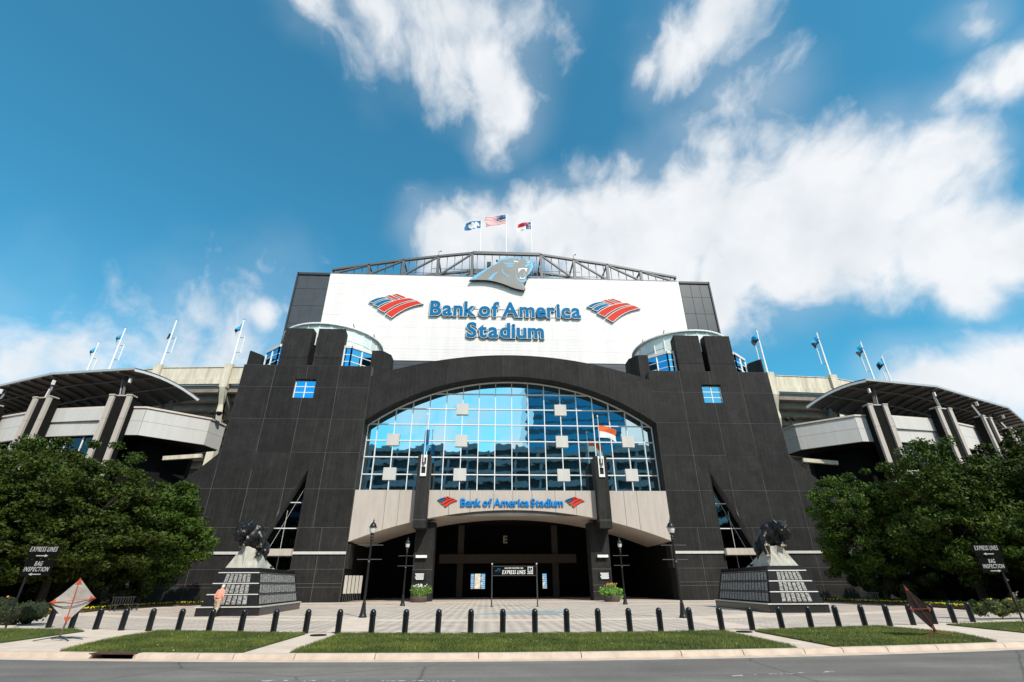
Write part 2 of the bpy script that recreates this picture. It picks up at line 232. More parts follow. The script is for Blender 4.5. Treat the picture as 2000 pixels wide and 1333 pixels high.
# ------------------------------------------------------------------ mesh helpers
class MB:
    def __init__(s): s.v = []; s.f = []; s.mi = []
    def add(s, vs, fs, mi=0):
        b = len(s.v); s.v += [tuple(map(float, q)) for q in vs]; s.f += [tuple(i + b for i in g) for g in fs]; s.mi += [mi] * len(fs); return s
    def box(s, x0, x1, y0, y1, z0, z1, mi=0):
        return s.add([(x, y, z) for z in (z0, z1) for y in (y0, y1) for x in (x0, x1)], [(0, 2, 3, 1), (4, 5, 7, 6), (0, 1, 5, 4), (2, 6, 7, 3), (0, 4, 6, 2), (1, 3, 7, 5)], mi)
    def prism(s, poly, axis, c0, c1, mi=0):
        n = len(poly)
        def P(a, b, c): return {'y': (a, c, b), 'z': (a, b, c), 'x': (c, a, b)}[axis]
        return s.add([P(a, b, c0) for a, b in poly] + [P(a, b, c1) for a, b in poly],
                     [tuple(range(n))[::-1], tuple(range(n, 2 * n))] + [(i, (i + 1) % n, n + (i + 1) % n, n + i) for i in range(n)], mi)
    def tube(s, p0, p1, r0, r1=None, n=8, mi=0):
        r1 = r0 if r1 is None else r1; p0 = Vector(p0); p1 = Vector(p1); d = (p1 - p0)
        if d.length < 1e-6: return s
        d.normalize(); a = d.cross(Vector((0, 0, 1)) if abs(d.z) < .9 else Vector((1, 0, 0))).normalized(); b = d.cross(a)
        vs = [p0 + (a * math.cos(t) + b * math.sin(t)) * r0 for t in [2 * math.pi * i / n for i in range(n)]] + [p1 + (a * math.cos(t) + b * math.sin(t)) * r1 for t in [2 * math.pi * i / n for i in range(n)]]
        return s.add(vs, [tuple(range(n))[::-1], tuple(range(n, 2 * n))] + [(i, (i + 1) % n, n + (i + 1) % n, n + i) for i in range(n)], mi)
    def beam(s, p0, p1, w, h, mi=0):
        p0 = Vector(p0); p1 = Vector(p1); d = (p1 - p0).normalized(); up = Vector((0, 0, 1)) if abs(d.z) < .95 else Vector((0, 1, 0))
        a = d.cross(up).normalized() * w / 2; b = a.cross(d).normalized() * h / 2
        vs = [p0 - a - b, p0 + a - b, p0 + a + b, p0 - a + b, p1 - a - b, p1 + a - b, p1 + a + b, p1 - a + b]
        return s.add(vs, [(0, 1, 2, 3), (7, 6, 5, 4), (0, 4, 5, 1), (1, 5, 6, 2), (2, 6, 7, 3), (3, 7, 4, 0)], mi)
    def lathe(s, prof, c=(0, 0, 0), n=16, mi=0):
        vs = []; fs = []
        for r, z in prof: vs += [(c[0] + r * math.cos(2 * math.pi * i / n), c[1] + r * math.sin(2 * math.pi * i / n), c[2] + z) for i in range(n)]
        for k in range(len(prof) - 1): fs += [(k * n + i, k * n + (i + 1) % n, (k + 1) * n + (i + 1) % n, (k + 1) * n + i) for i in range(n)]
        m = len(prof) - 1; fs += [tuple(range(n))[::-1], tuple(m * n + i for i in range(n))]
        return s.add(vs, fs, mi)
    def ball(s, c, r, n=8, m=6, mi=0):
        rx, ry, rz = (r, r, r) if isinstance(r, (int, float)) else r
        vs = []; fs = []
        for j in range(m + 1):
            t = math.pi * j / m
            vs += [(c[0] + rx * math.sin(t) * math.cos(2 * math.pi * i / n), c[1] + ry * math.sin(t) * math.sin(2 * math.pi * i / n), c[2] + rz * math.cos(t)) for i in range(n)]
        for j in range(m): fs += [(j * n + i, (j + 1) * n + i, (j + 1) * n + (i + 1) % n, j * n + (i + 1) % n) for i in range(n)]
        return s.add(vs, fs, mi)
    def mesh(s, name, mats, smooth=False, recalc=True):
        me = bpy.data.meshes.new(name); me.from_pydata(s.v, [], s.f)
        for m in (mats if isinstance(mats, (list, tuple)) else [mats]): me.materials.append(m)
        if any(s.mi): me.polygons.foreach_set('material_index', s.mi)
        if recalc:
            bm = bmesh.new(); bm.from_mesh(me); bmesh.ops.remove_doubles(bm, verts=bm.verts, dist=1e-5); bmesh.ops.recalc_face_normals(bm, faces=bm.faces); bm.to_mesh(me); bm.free()
        if smooth:
            me.polygons.foreach_set('use_smooth', [True] * len(me.polygons))
            try: me.set_sharp_from_angle(angle=R(40))
            except Exception: pass
        return me
    def build(s, name, mats, parent=None, smooth=False, recalc=True):
        return link(name, s.mesh(name, mats, smooth, recalc), parent)
def link(name, me, parent=None, loc=None, rz=0):
    o = bpy.data.objects.new(name, me); COL.objects.link(o)
    if parent is not None: o.parent = parent
    if loc is not None: o.location = loc
    if rz: o.rotation_euler = (0, 0, rz)
    return o
def tag(o, label=None, cat=None, group=None, kind=None):
    for k, v in (('label', label), ('category', cat), ('group', group), ('kind', kind)):
        if v: o[k] = v
    return o
def thing(name, label, cat, loc=(0, 0, 0), rz=0, group=None):
    o = bpy.data.objects.new(name, None); COL.objects.link(o); o.location = loc; o.rotation_euler = (0, 0, rz); o.empty_display_size = .2
    return tag(o, label, cat, group)
def part(name, parent, loc=(0, 0, 0)):
    o = bpy.data.objects.new(name, None); COL.objects.link(o); o.parent = parent; o.location = loc; return o
def copy_tree(o, parent=None):
    c = o.copy(); COL.objects.link(c); c.parent = parent
    for ch in list(o.children): copy_tree(ch, c)
    return c
def bevel_mesh(me, w=.01, seg=1):
    bm = bmesh.new(); bm.from_mesh(me); bmesh.ops.bevel(bm, geom=[e for e in bm.edges], offset=w, segments=seg, affect='EDGES'); bm.to_mesh(me); bm.free(); return me
TMP = bpy.data.scenes.new('tmp')
def evaluated_mesh(o):
    TMP.collection.objects.link(o); vl = TMP.view_layers[0]; vl.update(); dg = vl.depsgraph
    me = bpy.data.meshes.new_from_object(o.evaluated_get(dg)); TMP.collection.objects.unlink(o); bpy.data.objects.remove(o); return me
def organic(name, caps, vox, mats, parent=None, smooth_it=4, matfn=None):
    """one continuous skin over overlapping tapered limbs and balls (voxel remesh)"""
    b = MB()
    for c in caps:
        if len(c) == 2: b.ball(c[0], c[1], 14, 10)
        else:
            p0, r0, p1, r1 = c; b.tube(p0, p1, r0, r1, 14); b.ball(p0, r0, 14, 10); b.ball(p1, r1, 14, 10)
    me = b.mesh(name, mats, recalc=False)
    o = bpy.data.objects.new(name, me)
    md = o.modifiers.new('r', 'REMESH'); md.mode = 'VOXEL'; md.voxel_size = vox
    sm = o.modifiers.new('s', 'SMOOTH'); sm.iterations = smooth_it; sm.factor = .5
    m2 = evaluated_mesh(o); bpy.data.meshes.remove(me)
    m2.materials.clear()
    for m in (mats if isinstance(mats, (list, tuple)) else [mats]): m2.materials.append(m)
    m2.polygons.foreach_set('use_smooth', [True] * len(m2.polygons)); m2.polygons.foreach_set('material_index', [0] * len(m2.polygons))
    if matfn:
        for f in m2.polygons: f.material_index = matfn(f.center)
    return link(name, m2, parent)
def text_mesh(ch, size=1., off=0., ext=.02, shear=0.):
    cu_ = bpy.data.curves.new('t', 'FONT'); cu_.body = ch; cu_.size = size; cu_.offset = off; cu_.extrude = ext; cu_.shear = shear; cu_.resolution_u = 4
    me = evaluated_mesh(bpy.data.objects.new('t', cu_)); bpy.data.curves.remove(cu_)
    return me
def arr(me):
    a = np.empty(len(me.vertices) * 3); me.vertices.foreach_get('co', a); return a.reshape(-1, 3)
def lettering(parent, s, x0, x1, zb, cap, y, layers, space=.30, gap=.055, shear=0., name='letter'):
    """separate letters facing -y, fitted to width x0..x1 and cap height; layers = (offset, y front, depth, material, part name)"""
    widths = []; pen = 0; info = []
    base = [text_mesh(c, 1., layers[0][0], .01, shear) if c != ' ' else None for c in s]
    H = text_mesh('H', 1., layers[0][0], .01); hh = arr(H); caph = hh[:, 1].max() - hh[:, 1].min(); zb0 = hh[:, 1].min()
    for c, me in zip(s, base):
        if me is None: pen += space; info.append(None); continue
        a = arr(me); info.append((pen - a[:, 0].min())); pen += a[:, 0].max() - a[:, 0].min() + gap
    k = (x1 - x0) / (pen - gap); kz = cap / caph
    for c, off in zip(s, info):
        if off is None: continue
        par = parent
        for li, (o_, yf, dep, m, nm) in enumerate(layers):
            me = text_mesh(c, 1., o_, .5, shear); a = arr(me)
            b = np.empty_like(a); b[:, 0] = x0 + (a[:, 0] + off) * k; b[:, 2] = zb + (a[:, 1] - zb0) * kz; b[:, 1] = y + yf + np.where(a[:, 2] > 0, 0, dep)
            me.vertices.foreach_set('co', b.ravel()); me.materials.clear(); me.materials.append(m); me.update()
            o = link(nm, me, par)
            if li == 0: par = o
def strip_poly(quad, bow=.0, n=8):
    """quad corners a,b (one long side) then c,d (back); long sides bowed"""
    a, b, c, d = [Vector(q) for q in quad]; out = []
    for p, q, sgn in ((a, b, 1), (c, d, -1)):
        e = q - p; nrm = Vector((-e.y, e.x)).normalized() * sgn
        for i in range(n + 1):
            t = i / n; out.append(tuple(p + e * t + nrm * (bow * e.length * 4 * t * (1 - t))))
    return out
def leaf_cloud(centers, radii, per, size, squash=1., seed=0):
    r = np.random.default_rng(seed); n = len(centers) * per
    c = np.repeat(np.array(centers), per, 0); rad = np.repeat(np.array(radii), per)
    d = r.normal(size=(n, 3)); d /= np.linalg.norm(d, axis=1)[:, None]
    p = c + d * (rad * r.random(n) ** .45)[:, None] * np.array([1, 1, squash])
    u = r.normal(size=(n, 3)) + np.array([0, 0, .0]); u /= np.linalg.norm(u, axis=1)[:, None]
    w = np.cross(u, r.normal(size=(n, 3)) + d * .4); w /= np.linalg.norm(w, axis=1)[:, None]
    sz = size * (.6 + .8 * r.random(n))[:, None]
    v = np.stack([p - u * sz, p + w * sz * .45, p + u * sz, p - w * sz * .45], 1).reshape(-1, 3)
    return v
def quads_mesh(name, v, m):
    me = bpy.data.meshes.new(name); n = len(v) // 4
    me.vertices.add(len(v)); me.vertices.foreach_set('co', v.ravel().astype(np.float32))
    me.loops.add(n * 4); me.loops.foreach_set('vertex_index', np.arange(n * 4, dtype=np.int32))
    me.polygons.add(n); me.polygons.foreach_set('loop_start', np.arange(0, n * 4, 4, dtype=np.int32)); me.polygons.foreach_set('loop_total', np.full(n, 4, dtype=np.int32))
    me.materials.append(m); me.update(); me.validate(); return me
# ------------------------------------------------------------------ ground, road, kerb, plaza
def kerb_y(x):
    t = max(-24, min(24, x + .8)); e = x + .8 - t
    return -44.77 + .0063 * t * t + .0126 * t * e
def sheet(name, poly, z, m, kind='structure', parent=None):
    me = bpy.data.meshes.new(name); me.from_pydata([(x, y, z) for x, y in poly], [], [tuple(range(len(poly)))]); me.materials.append(m)
    bm = bmesh.new(); bm.from_mesh(me); bmesh.ops.triangulate(bm, faces=bm.faces); bmesh.ops.recalc_face_normals(bm, faces=bm.faces)
    for f in bm.faces:
        if f.normal.z < 0: f.normal_flip()
    bm.to_mesh(me); bm.free()
    o = link(name, me, parent)
    if kind: o['kind'] = kind
    return o
GROUNDM = mat('far_ground', (.16, .15, .14), .9, var=.2, scale=.05)
sheet('ground', [(-900, -900), (900, -900), (900, 900), (-900, 900)], -.16, GROUNDM)
xs = [i for i in range(-130, 131, 2)]
sheet('road', [(x, kerb_y(x) + .02) for x in xs] + [(130, -74), (-130, -74)], -.12, ASPHALT)
sheet('footpath', [(x, kerb_y(x) + .45) for x in xs] + [(130, 60), (-130, 60)], -.004, SLAB)
def arc_y(x):                                   # the bollard line, an arc bulging to the street
    return 15.5 - math.sqrt(54.0 ** 2 - min(48, abs(x)) ** 2)
px = [i * .5 for i in range(-60, 61)]
sheet('plaza', [(x, arc_y(x) + .35) for x in px] + [(30, 19.9), (-30, 19.9)], .004, PAVERS)
# concrete bands laid in the paving
def band(pts, w, z=.008):
    b = []
    for i, (x, y) in enumerate(pts):
        a = Vector(pts[max(0, i - 1)]); c = Vector(pts[min(len(pts) - 1, i + 1)]); d = (c - a).normalized(); n = Vector((-d.y, d.x)) * w / 2
        b.append(((x + n.x, y + n.y), (x - n.x, y - n.y)))
    return [q[0] for q in b] + [q[1] for q in b][::-1]
PB = part('paving_bands', None); PB['kind'] = 'structure'
for pts, w in (([(x, arc_y(x) + 7.6) for x in px], 1.5), ([(-17, -25.6), (-10.1, -27.6), (-8.6, -37)], 1.7), ([(8.0, -37), (7.8, -30.3), (14.9, -26.6)], 1.7),
               ([(-10.4, -10.7), (-22, -9.5)], 1.6), ([(9.6, -10.5), (22, -9.4)], 1.6), ([(-30, -2.2), (30, -2.2)], 2.6)):
    b = sheet('band', band(pts, w), .008 + .0015 * random.random(), SLAB, None, PB)
# kerb: gutter pan + kerb stones
gut = MB(); 
for a, b in zip(xs[:-1], xs[1:]):
    if abs(a) > 60: continue
    gut.add([(a, kerb_y(a) - .16, -.117), (b, kerb_y(b) - .16, -.117), (b, kerb_y(b) + .30, -.1), (a, kerb_y(a) + .30, -.1)], [(0, 1, 2, 3)])
kerb = part('kerb', None); kerb['kind'] = 'structure'
gut.build('gutter', KERB, kerb)
def kerb_stone(x0, x1, z_top=0.02):
    g = .012; n = 6; prof = [(.22, -.12), (.26, -.02), (.30, z_top - .008), (.34, z_top), (.50, z_top), (.50, -.12)]; vs = []; fs = []
    for i in range(n + 1):
        x = x0 + g + (x1 - x0 - 2 * g) * i / n
        vs += [(x, kerb_y(x) + a, b) for a, b in prof]
    m = len(prof)
    for i in range(n): fs += [(i * m + k, (i + 1) * m + k, (i + 1) * m + (k + 1) % m, i * m + (k + 1) % m) for k in range(m)]
    fs += [tuple(range(m)), tuple(n * m + k for k in range(m))[::-1]]
    MB().add(vs, fs).build('kerb_stone', KERB, kerb, smooth=True)
edges = [-60, -50, -40, -34, -28.5, -24, -20.2, -17.1, -14.05, -12.75, -10.9, -9.9, -8.2, -6.0, -3.2, -.4, 2.4, 4.2, 6.05, 7.25, 8.7, 10.4, 12.9, 16, 20, 25, 31, 38, 48, 60]
for a, b in zip(edges[:-1], edges[1:]):
    if abs(a + 14.05) < .01: continue
    kerb_stone(a, b)
DR = thing('storm_drain', 'dark kerb inlet with a rusty steel plate cut into the kerb', 'drain', (-13.4, kerb_y(-13.4), 0), math.atan(.0126 * -12.6))
rust = mat('rusty_steel', (.10, .05, .03), .7, metal=.3, var=.4, scale=12)
MB().box(-.66, .66, .10, .75, .005, .03).build('cover_plate', rust, DR)
MB().box(-.62, .62, .55, .60, -.14, .004).build('back_wall', SHADOWWALL, DR)
for s in (-1, 1): MB().box(s * .64 - .025, s * .64 + .025, .2, .6, -.14, .004).build('side_wall', KERB, DR)
for x, y, w in ((-9.3, -38.5, 'by the left footpath'), (7.0, -38.7, 'by the right footpath')):
    mh = MB().lathe([(.30, 0), (.30, .03), (.27, .035), (.25, .03), (.0, .032)], n=24).build('manhole_cover', IRON, None, True); mh.location = (x, y, -.001)
    tag(mh, 'small round iron manhole cover set in concrete %s' % w, 'manhole cover', 'iron covers at the heads of the footpaths')
# faded paint on the road
PAINT = mat('worn_road_paint', (.5, .5, .48), .8, var=.5, scale=6)
def worn_paint():
    m = PAINT; nt = m.node_tree; N, L = nt.nodes, nt.links; p = N['Principled BSDF']
    tc = N.new('ShaderNodeTexCoord'); n = N.new('ShaderNodeTexNoise'); n.inputs['Scale'].default_value = 7; n.inputs['Detail'].default_value = 6; L.new(tc.outputs['Object'], n.inputs[0])
    r = N.new('ShaderNodeValToRGB'); r.color_ramp.elements[0].position = .52; r.color_ramp.elements[1].position = .60; L.new(n.outputs['Fac'], r.inputs[0]); L.new(r.outputs[0], p.inputs['Alpha'])
worn_paint()
sheet('road_marking', [(-7.8, -47.27), (-3.6, -47.60), (-3.6, -47.72), (-7.8, -47.39)], -.115, PAINT)
sheet('road_marking', [(2.4, -47.45), (5.0, -47.05), (5.0, -47.17), (2.4, -47.57)], -.115, PAINT)
# lawns
def in_poly(p, x, y):
    c = np.zeros(len(x), bool); j = len(p) - 1
    for i in range(len(p)):
        xi, yi = p[i]; xj, yj = p[j]
        c ^= ((yi > y) != (yj > y)) & (x < (xj - xi) * (y - yi) / (yj - yi + 1e-12) + xi); j = i
    return c
def lawn(poly, label, n):
    P = np.array(poly); lo, hi = P.min(0), P.max(0)
    o = MB().prism(poly, 'z', -.002, .035).build('lawn', GRASS); tag(o, label, 'lawn')
    r = np.random.default_rng(len(label)); x = r.uniform(lo[0], hi[0], n); y = r.uniform(lo[1], hi[1], n); k = in_poly(poly, x, y); x, y = x[k], y[k]; m = len(x)
    h = r.uniform(.035, .085, m); a = r.uniform(0, 6.28, m); w = .006; le = r.normal(0, .03, (m, 2))
    b0 = np.stack([x - w * np.cos(a), y - w * np.sin(a), np.full(m, .03)], 1); b1 = np.stack([x + w * np.cos(a), y + w * np.sin(a), np.full(m, .03)], 1)
    t0 = np.stack([x + le[:, 0] + w * .4 * np.cos(a), y + le[:, 1], .03 + h], 1); t1 = np.stack([x + le[:, 0] - w * .4 * np.cos(a), y + le[:, 1], .03 + h], 1)
    v = np.stack([b0, b1, t0, t1], 1).reshape(-1, 3)
    g = link('grass', quads_mesh('grass', v, GRASSBL), o); g['kind'] = 'stuff'
    fl = r.integers(0, m, max(8, m // 2600)); q = MB()
    for i in fl: q.ball((x[i], y[i], .07), .022, 5, 3)
    g2 = q.build('clover_flowers', mat('clover', (.5, .46, .25), .7, var=.1), o); g2['kind'] = 'stuff'
GRASSBL = mat('grass_blade', (.042, .100, .012), .6, var=.5, scale=.55, col2=(.165, .195, .030), detail=5)
def kb(x, d=.5): return (x, kerb_y(x) + d)
lawn([kb(-15.3), kb(-14.6)] + [kb(x) for x in (-13.5, -12.4, -11.2)] + [kb(-9.85), (-9.95, -38.0), (-12.3, -37.35), (-14.6, -36.75), (-16.4, -36.2), (-16.35, -38.3), (-16.1, -40)], 'lawn wedge left of the middle strip, beside the kerb inlet', 60000)
lawn([kb(-8.45)] + [kb(x) for x in (-7, -5, -3, -1, 1, 3, 5)] + [kb(6.0), (6.15, -41), (6.25, -38.6), (4, -38.95), (0, -39.1), (-4, -39.0), (-8.55, -38.25)], 'long middle lawn strip between the two footpaths and the kerb', 110000)
lawn([kb(7.3), kb(9), kb(11), kb(12.95), (14.2, -40.2), (13.6, -37.1), (10.5, -37.75), (7.5, -38.55)], 'lawn wedge with the dark folded road sign standing on it', 60000)
lawn([(-19.25, -40.2), (-19.75, -35.75), (-20.7, -34.9), (-24.5, -34.2), (-33, -32.5), (-33, -37)], 'lawn at the far left beneath the hedge planter', 50000)
lawn([(16.9, -40.2), (17.4, -36.2), (20.5, -35.5), (33, -33), (33, -37)], 'lawn at the far right in front of the hedge', 50000)
# planting beds
LB = [(-29.5, -3), (-32.6, -8), (-33.2, -13), (-31.8, -19), (-36, -24), (-64, -27), (-64, -2)]
RB = [(29.0, -4), (30.8, -9), (31, -19), (29.4, -24.5), (34, -28), (64, -30), (64, -2)]
for nm, pl in (('left', LB), ('right', RB)):
    o = MB().prism(pl, 'z', -.003, .16).build('planting_bed', SOIL); o['kind'] = 'structure'
# ------------------------------------------------------------------ the stadium
ST = thing('stadium', 'dark granite stadium entrance with arched glass wall, white sign wall and curved concourse wings', 'stadium')
GAP = .05
def panel(parent, poly, y, dep=.06, m=GRANITE, axis='y', name='panel'):
    return MB().prism(poly, axis, y, y + dep).build(name, m, parent)
def clip(poly, a, b, c):                       # keep a*x+b*z<=c
    out = []
    for i in range(len(poly)):
        p, q = poly[i], poly[(i + 1) % len(poly)]; dp = a * p[0] + b * p[1] - c; dq = a * q[0] + b * q[1] - c
        if dp <= 0: out.append(p)
        if (dp < 0 < dq) or (dq < 0 < dp):
            t = dp / (dp - dq); out.append((p[0] + (q[0] - p[0]) * t, p[1] + (q[1] - p[1]) * t))
    return out
def inset_rect(x0, x1, z0, z1, g=GAP): return [(x0 + g / 2, z0 + g / 2), (x1 - g / 2, z0 + g / 2), (x1 - g / 2, z1 - g / 2), (x0 + g / 2, z1 - g / 2)]
XI, XO, ZT = 18.83, 35.53, 27.85
ROWS = [0, 1.49, 1.84, 3.26, 4.77, 5.05, 7.6, 11.9, 16.24, 20.48, 24.76, 27.85]
SLX, SLZ = 24.7, 14.2                           # pointed slit window: inner edge and apex
def slit_x(z): t = (SLZ - z) / SLZ; return SLX + 6.4 * t ** .92    # outer edge of the slit
for s in (-1, 1):
    tw = part('tower', ST)
    F = lambda poly: [(s * x, z) for x, z in poly]
    # carcass, built around the slit opening
    core = MB()
    sl = [(slit_x(z), z) for z in (0, 2, 4, 6, 8, 10, 12, 13.4)] + [(SLX, SLZ)]
    YJ = .018
    core.prism(F([(XI, 0), (SLX, 0), (SLX, SLZ), (SLX, ZT), (XI, ZT)]), 'y', YJ, 3.0)
    core.prism(F(sl + [(SLX, 23.28), (XO, 23.28), (XO, 16.24), (44.0, 7.6), (44.0, 0)]), 'y', YJ, 3.0)
    core.prism(F([(SLX, 25.92), (XO, 25.92), (XO, ZT), (SLX, ZT)]), 'y', YJ, 3.0)
    core.prism(F([(SLX, 23.28), (25.8, 23.28), (25.8, 25.92), (SLX, 25.92)]), 'y', YJ, 3.0)
    core.prism(F([(28.5, 23.28), (XO, 23.28), (XO, 25.92), (28.5, 25.92)]), 'y', YJ, 3.0)
    core.prism(F([(XI + .3, 0), (XO, 0), (XO, ZT), (XI + .3, ZT)]), 'y', 3.0, 13)
    core.build('wall', JOINT, tw)
    # stone panels
    cols = [XI + (XO - XI) / 4 * i for i in range(5)]
    for r in range(len(ROWS) - 1):
        z0, z1 = ROWS[r], ROWS[r + 1]
        if abs(z0 - 4.77) < .01: continue
        cs = list(cols) if z0 > 7 else [XI, XI + 3.1, SLX, SLX + 4, XO]
        if z0 < 16.3: cs += [39.8, 44.0]
        for c in range(len(cs) - 1):
            poly = inset_rect(cs[c], cs[c + 1], z0, z1)
            if cs[c] >= XO - .1: poly = clip(poly, 8.64, 8.47, 8.64 * XO + 8.47 * 16.22)
            if len(poly) < 3: continue
            if z0 < SLZ and cs[c + 1] > SLX and cs[c] < 32:       # cut by the slit
                if cs[c] < SLX - .01:
                    panel(tw, F(clip(poly, 1, 0, SLX)), 0)
                    up = clip(poly, 0, -1, -SLZ)
                    if z1 > SLZ and len(up) > 2:
                        up = clip(up, -1, 0, -SLX - .01)
                        if len(up) > 2: panel(tw, F(up), 0)
                zc0, zc1 = z0, min(z1, SLZ); n = 4; edge = [(slit_x(zc0 + (zc1 - zc0) * k / n), zc0 + (zc1 - zc0) * k / n) for k in range(n + 1)]
                xr = cs[c + 1] - GAP / 2
                if xr > edge[-1][0] + .05:
                    q = [(max(cs[c] + GAP / 2, e[0]), min(max(e[1], z0 + GAP / 2), z1 - GAP / 2)) for e in edge]
                    q = [(min(a, xr), b) for a, b in q]
                    poly2 = q + ([] if z1 <= SLZ else [(max(SLX + .01, cs[c] + GAP / 2), SLZ)] if False else []) + [(xr, zc1 - GAP / 2), (xr, z0 + GAP / 2)]
                    dd = [poly2[0]]
                    for a in poly2[1:]:
                        if math.hypot(a[0] - dd[-1][0], a[1] - dd[-1][1]) > 1e-4: dd.append(a)
                    if len(dd) > 2: panel(tw, F(dd), 0)
                    if z1 > SLZ and cs[c] >= SLX - .01: panel(tw, F(inset_rect(cs[c], cs[c + 1], SLZ, z1, .002)), 0)
                continue
            # small square window cuts the row around z 24.76
            wx0, wx1, wz0, wz1 = 25.8, 28.5, 23.28, 25.92
            if cs[c + 1] > wx0 and cs[c] < wx1 and z1 > wz0 and z0 < wz1:
                for q in (clip(poly, 1, 0, wx0), clip(poly, -1, 0, -wx1), clip(clip(clip(poly, 0, 1, wz0), -1, 0, -wx0), 1, 0, wx1), clip(clip(clip(poly, 0, -1, -wz1), -1, 0, -wx0), 1, 0, wx1)):
                    if len(q) > 2: panel(tw, F(q), 0)
                continue
            panel(tw, F(poly), 0)
    # pale string course and ledge block across the slit
    MB().box(*sorted((s * XI, s * SLX)), -.12, .2, 4.77, 5.05).build('string_course', LIGHTPANEL, tw)
    MB().box(*sorted((s * slit_x(5.2), s * 44)), -.12, .2, 4.77, 5.05).build('string_course', LIGHTPANEL, tw)
    MB().box(*sorted((s * (SLX + .01), s * 28.7)), -.55, .9, 4.62, 5.32).build('ledge', BEIGE, tw)
    MB().box(*sorted((s * XI, s * (XI - .35))), .3, 2.0, 3.3, 5.9).build('buttress', GRANITE, tw)
    # slit glazing
    gz = part('slit_window', tw)
    for z0, z1 in ((.3, 3.1), (3.2, 4.6), (5.3, 7.5), (7.75, 10.4), (10.6, 13.9)):
        n = 4; zs = [z0 + (z1 - z0) * k / n for k in range(n + 1)]; xm = SLX + 1.9
        ledge = [(slit_x(z), z) for z in zs]
        MB().prism(F([(SLX, z0), (min(xm, ledge[0][0]), z0)] + ([(xm, z1)] if ledge[-1][0] > xm else [(a, b) for a, b in ledge if a < xm] + []) + [(SLX, z1)]), 'y', 1.3, 1.33).build('pane', GLASSDARK, gz)
        if ledge[0][0] > xm:
            q = [(xm + .1, z0)] + [(max(a, xm + .1), b) for a, b in ledge] + ([(xm + .1, z1)] if ledge[-1][0] > xm + .12 else [])
            MB().prism(F(q), 'y', 1.3, 1.33).build('pane', GLASSDARK, gz)
    for z in (3.15, 7.62, 10.5): MB().box(*sorted((s * SLX, s * slit_x(z))), 1.2, 1.3, z - .05, z + .05).build('transom', WHITEMETAL, gz)
    MB().beam((s * (SLX + 1.95), 1.2, 0), (s * (SLX + 1.95), 1.2, 9.6), .05, .05).build('mullion', SILVER, gz)
    MB().beam((s * (slit_x(3.) - .9), 1.2, 3.), (s * (SLX + .12), 1.2, 12.9), .04, .04).build('mullion', SILVER, gz)
    # square window: reveal, six panes
    wx0, wx1, wz0, wz1 = 25.8, 28.5, 23.28, 25.92
    wn = part('window', tw)
    fr = MB(); fr.box(*sorted((s * wx0, s * wx1)), .5, .6, wz0, wz1); fr.build('backing', SHADOWWALL, wn)
    for i in range(2):
        for j in range(3):
            a0 = wx0 + .12 + i * (wx1 - wx0 - .18) / 2; a1 = a0 + (wx1 - wx0 - .18) / 2 - .06; b0 = wz0 + .10 + j * .80; b1 = b0 + .74
            MB().box(*sorted((s * a0, s * a1)), .40, .43, b0, b1).build('pane', GLASSBLUE, wn)
    for i in range(3):
        x = wx0 + .06 + i * (wx1 - wx0 - .12) / 2; MB().box(*sorted((s * (x - .06), s * (x + .06))), .33, .45, wz0, wz1 - .2).build('frame', WHITEMETAL, wn)
    for j in range(4):
        z = wz0 + .05 + j * .80; MB().box(*sorted((s * (wx0 + .02), s * (wx1 - .02))), .34, .44, z - .05, z + .05).build('frame', WHITEMETAL, wn)
    MB().box(*sorted((s * wx0, s * wx1)), .3, .5, wz1 - .2, wz1).build('head', SHADOWWALL, wn)
    # pylons
    for x0, x1, ch in ((23.1, 26.75, 1), (27.5, 31.25, 0)):
        py = part('pylon', tw)
        plan = [(x0, .06), (x1, .06), (x1, 1.9), (x0 - .0, 1.9)] if not ch else [(x0, .06), (x1, .06), (x1, 1.9), (x0 + .2, 1.9), (x0 + .75, .72)][:4]
        MB().prism([(s * a, b) for a, b in plan], 'z', ZT, 33.40).build('wall', GRANITE, py)
        for z0, z1 in ((ZT, 29.0), (29.0, 33.43)): panel(py, F(inset_rect(x0, x1, z0, z1)), 0)
    MB().box(*sorted((s * 26.75, s * 27.5)), 1.0, 1.9, ZT, 31.5).build('gap_wall', SHADOWWALL, tw)
    MB().box(*sorted((s * 26.95, s * 27.3)), .9, 1.02, 31.3, 33.6).build('gap_strut', WHITEMETAL, tw)
    # bays beside the pylons
    for A, B, C_ in (((23.1, 1.0), (22.15, 1.0), (19.75, 3.2)), ((31.25, 1.0), (31.95, 1.0), (34.55, 3.2))):
        by = part('bay_window', tw)
        for (p, q, nx) in ((A, B, 1), (B, C_, 2)):
            p2, q2 = Vector((s * p[0], p[1])), Vector((s * q[0], q[1])); d = (q2 - p2); ln = d.length; d.normalize()
            nrm = Vector((d.y, -d.x)); nrm = nrm if nrm.y < 0 else -nrm
            for i in range(nx):
                for j in range(3):
                    t0 = ln * i / nx + .1; t1 = ln * (i + 1) / nx - .1; z0 = ZT + .12 + j * 1.02; z1 = z0 + .88
                    a = p2 + d * t0; b = p2 + d * t1
                    vs = [(a.x, a.y, z0), (b.x, b.y, z0), (b.x, b.y, z1), (a.x, a.y, z1)]; vs += [(x - nrm.x * .03, y - nrm.y * .03, z) for x, y, z in vs]
                    MB().add(vs, [(0, 1, 2, 3), (7, 6, 5, 4), (0, 4, 5, 1), (1, 5, 6, 2), (2, 6, 7, 3), (3, 7, 4, 0)]).build('pane', GLASSBLUE, by)
            for i in range(nx + 1):
                a = p2 + d * (ln * i / nx); MB().beam((a.x, a.y, ZT), (a.x, a.y, 31.3), .18, .18).build('mullion', WHITEMETAL, by)
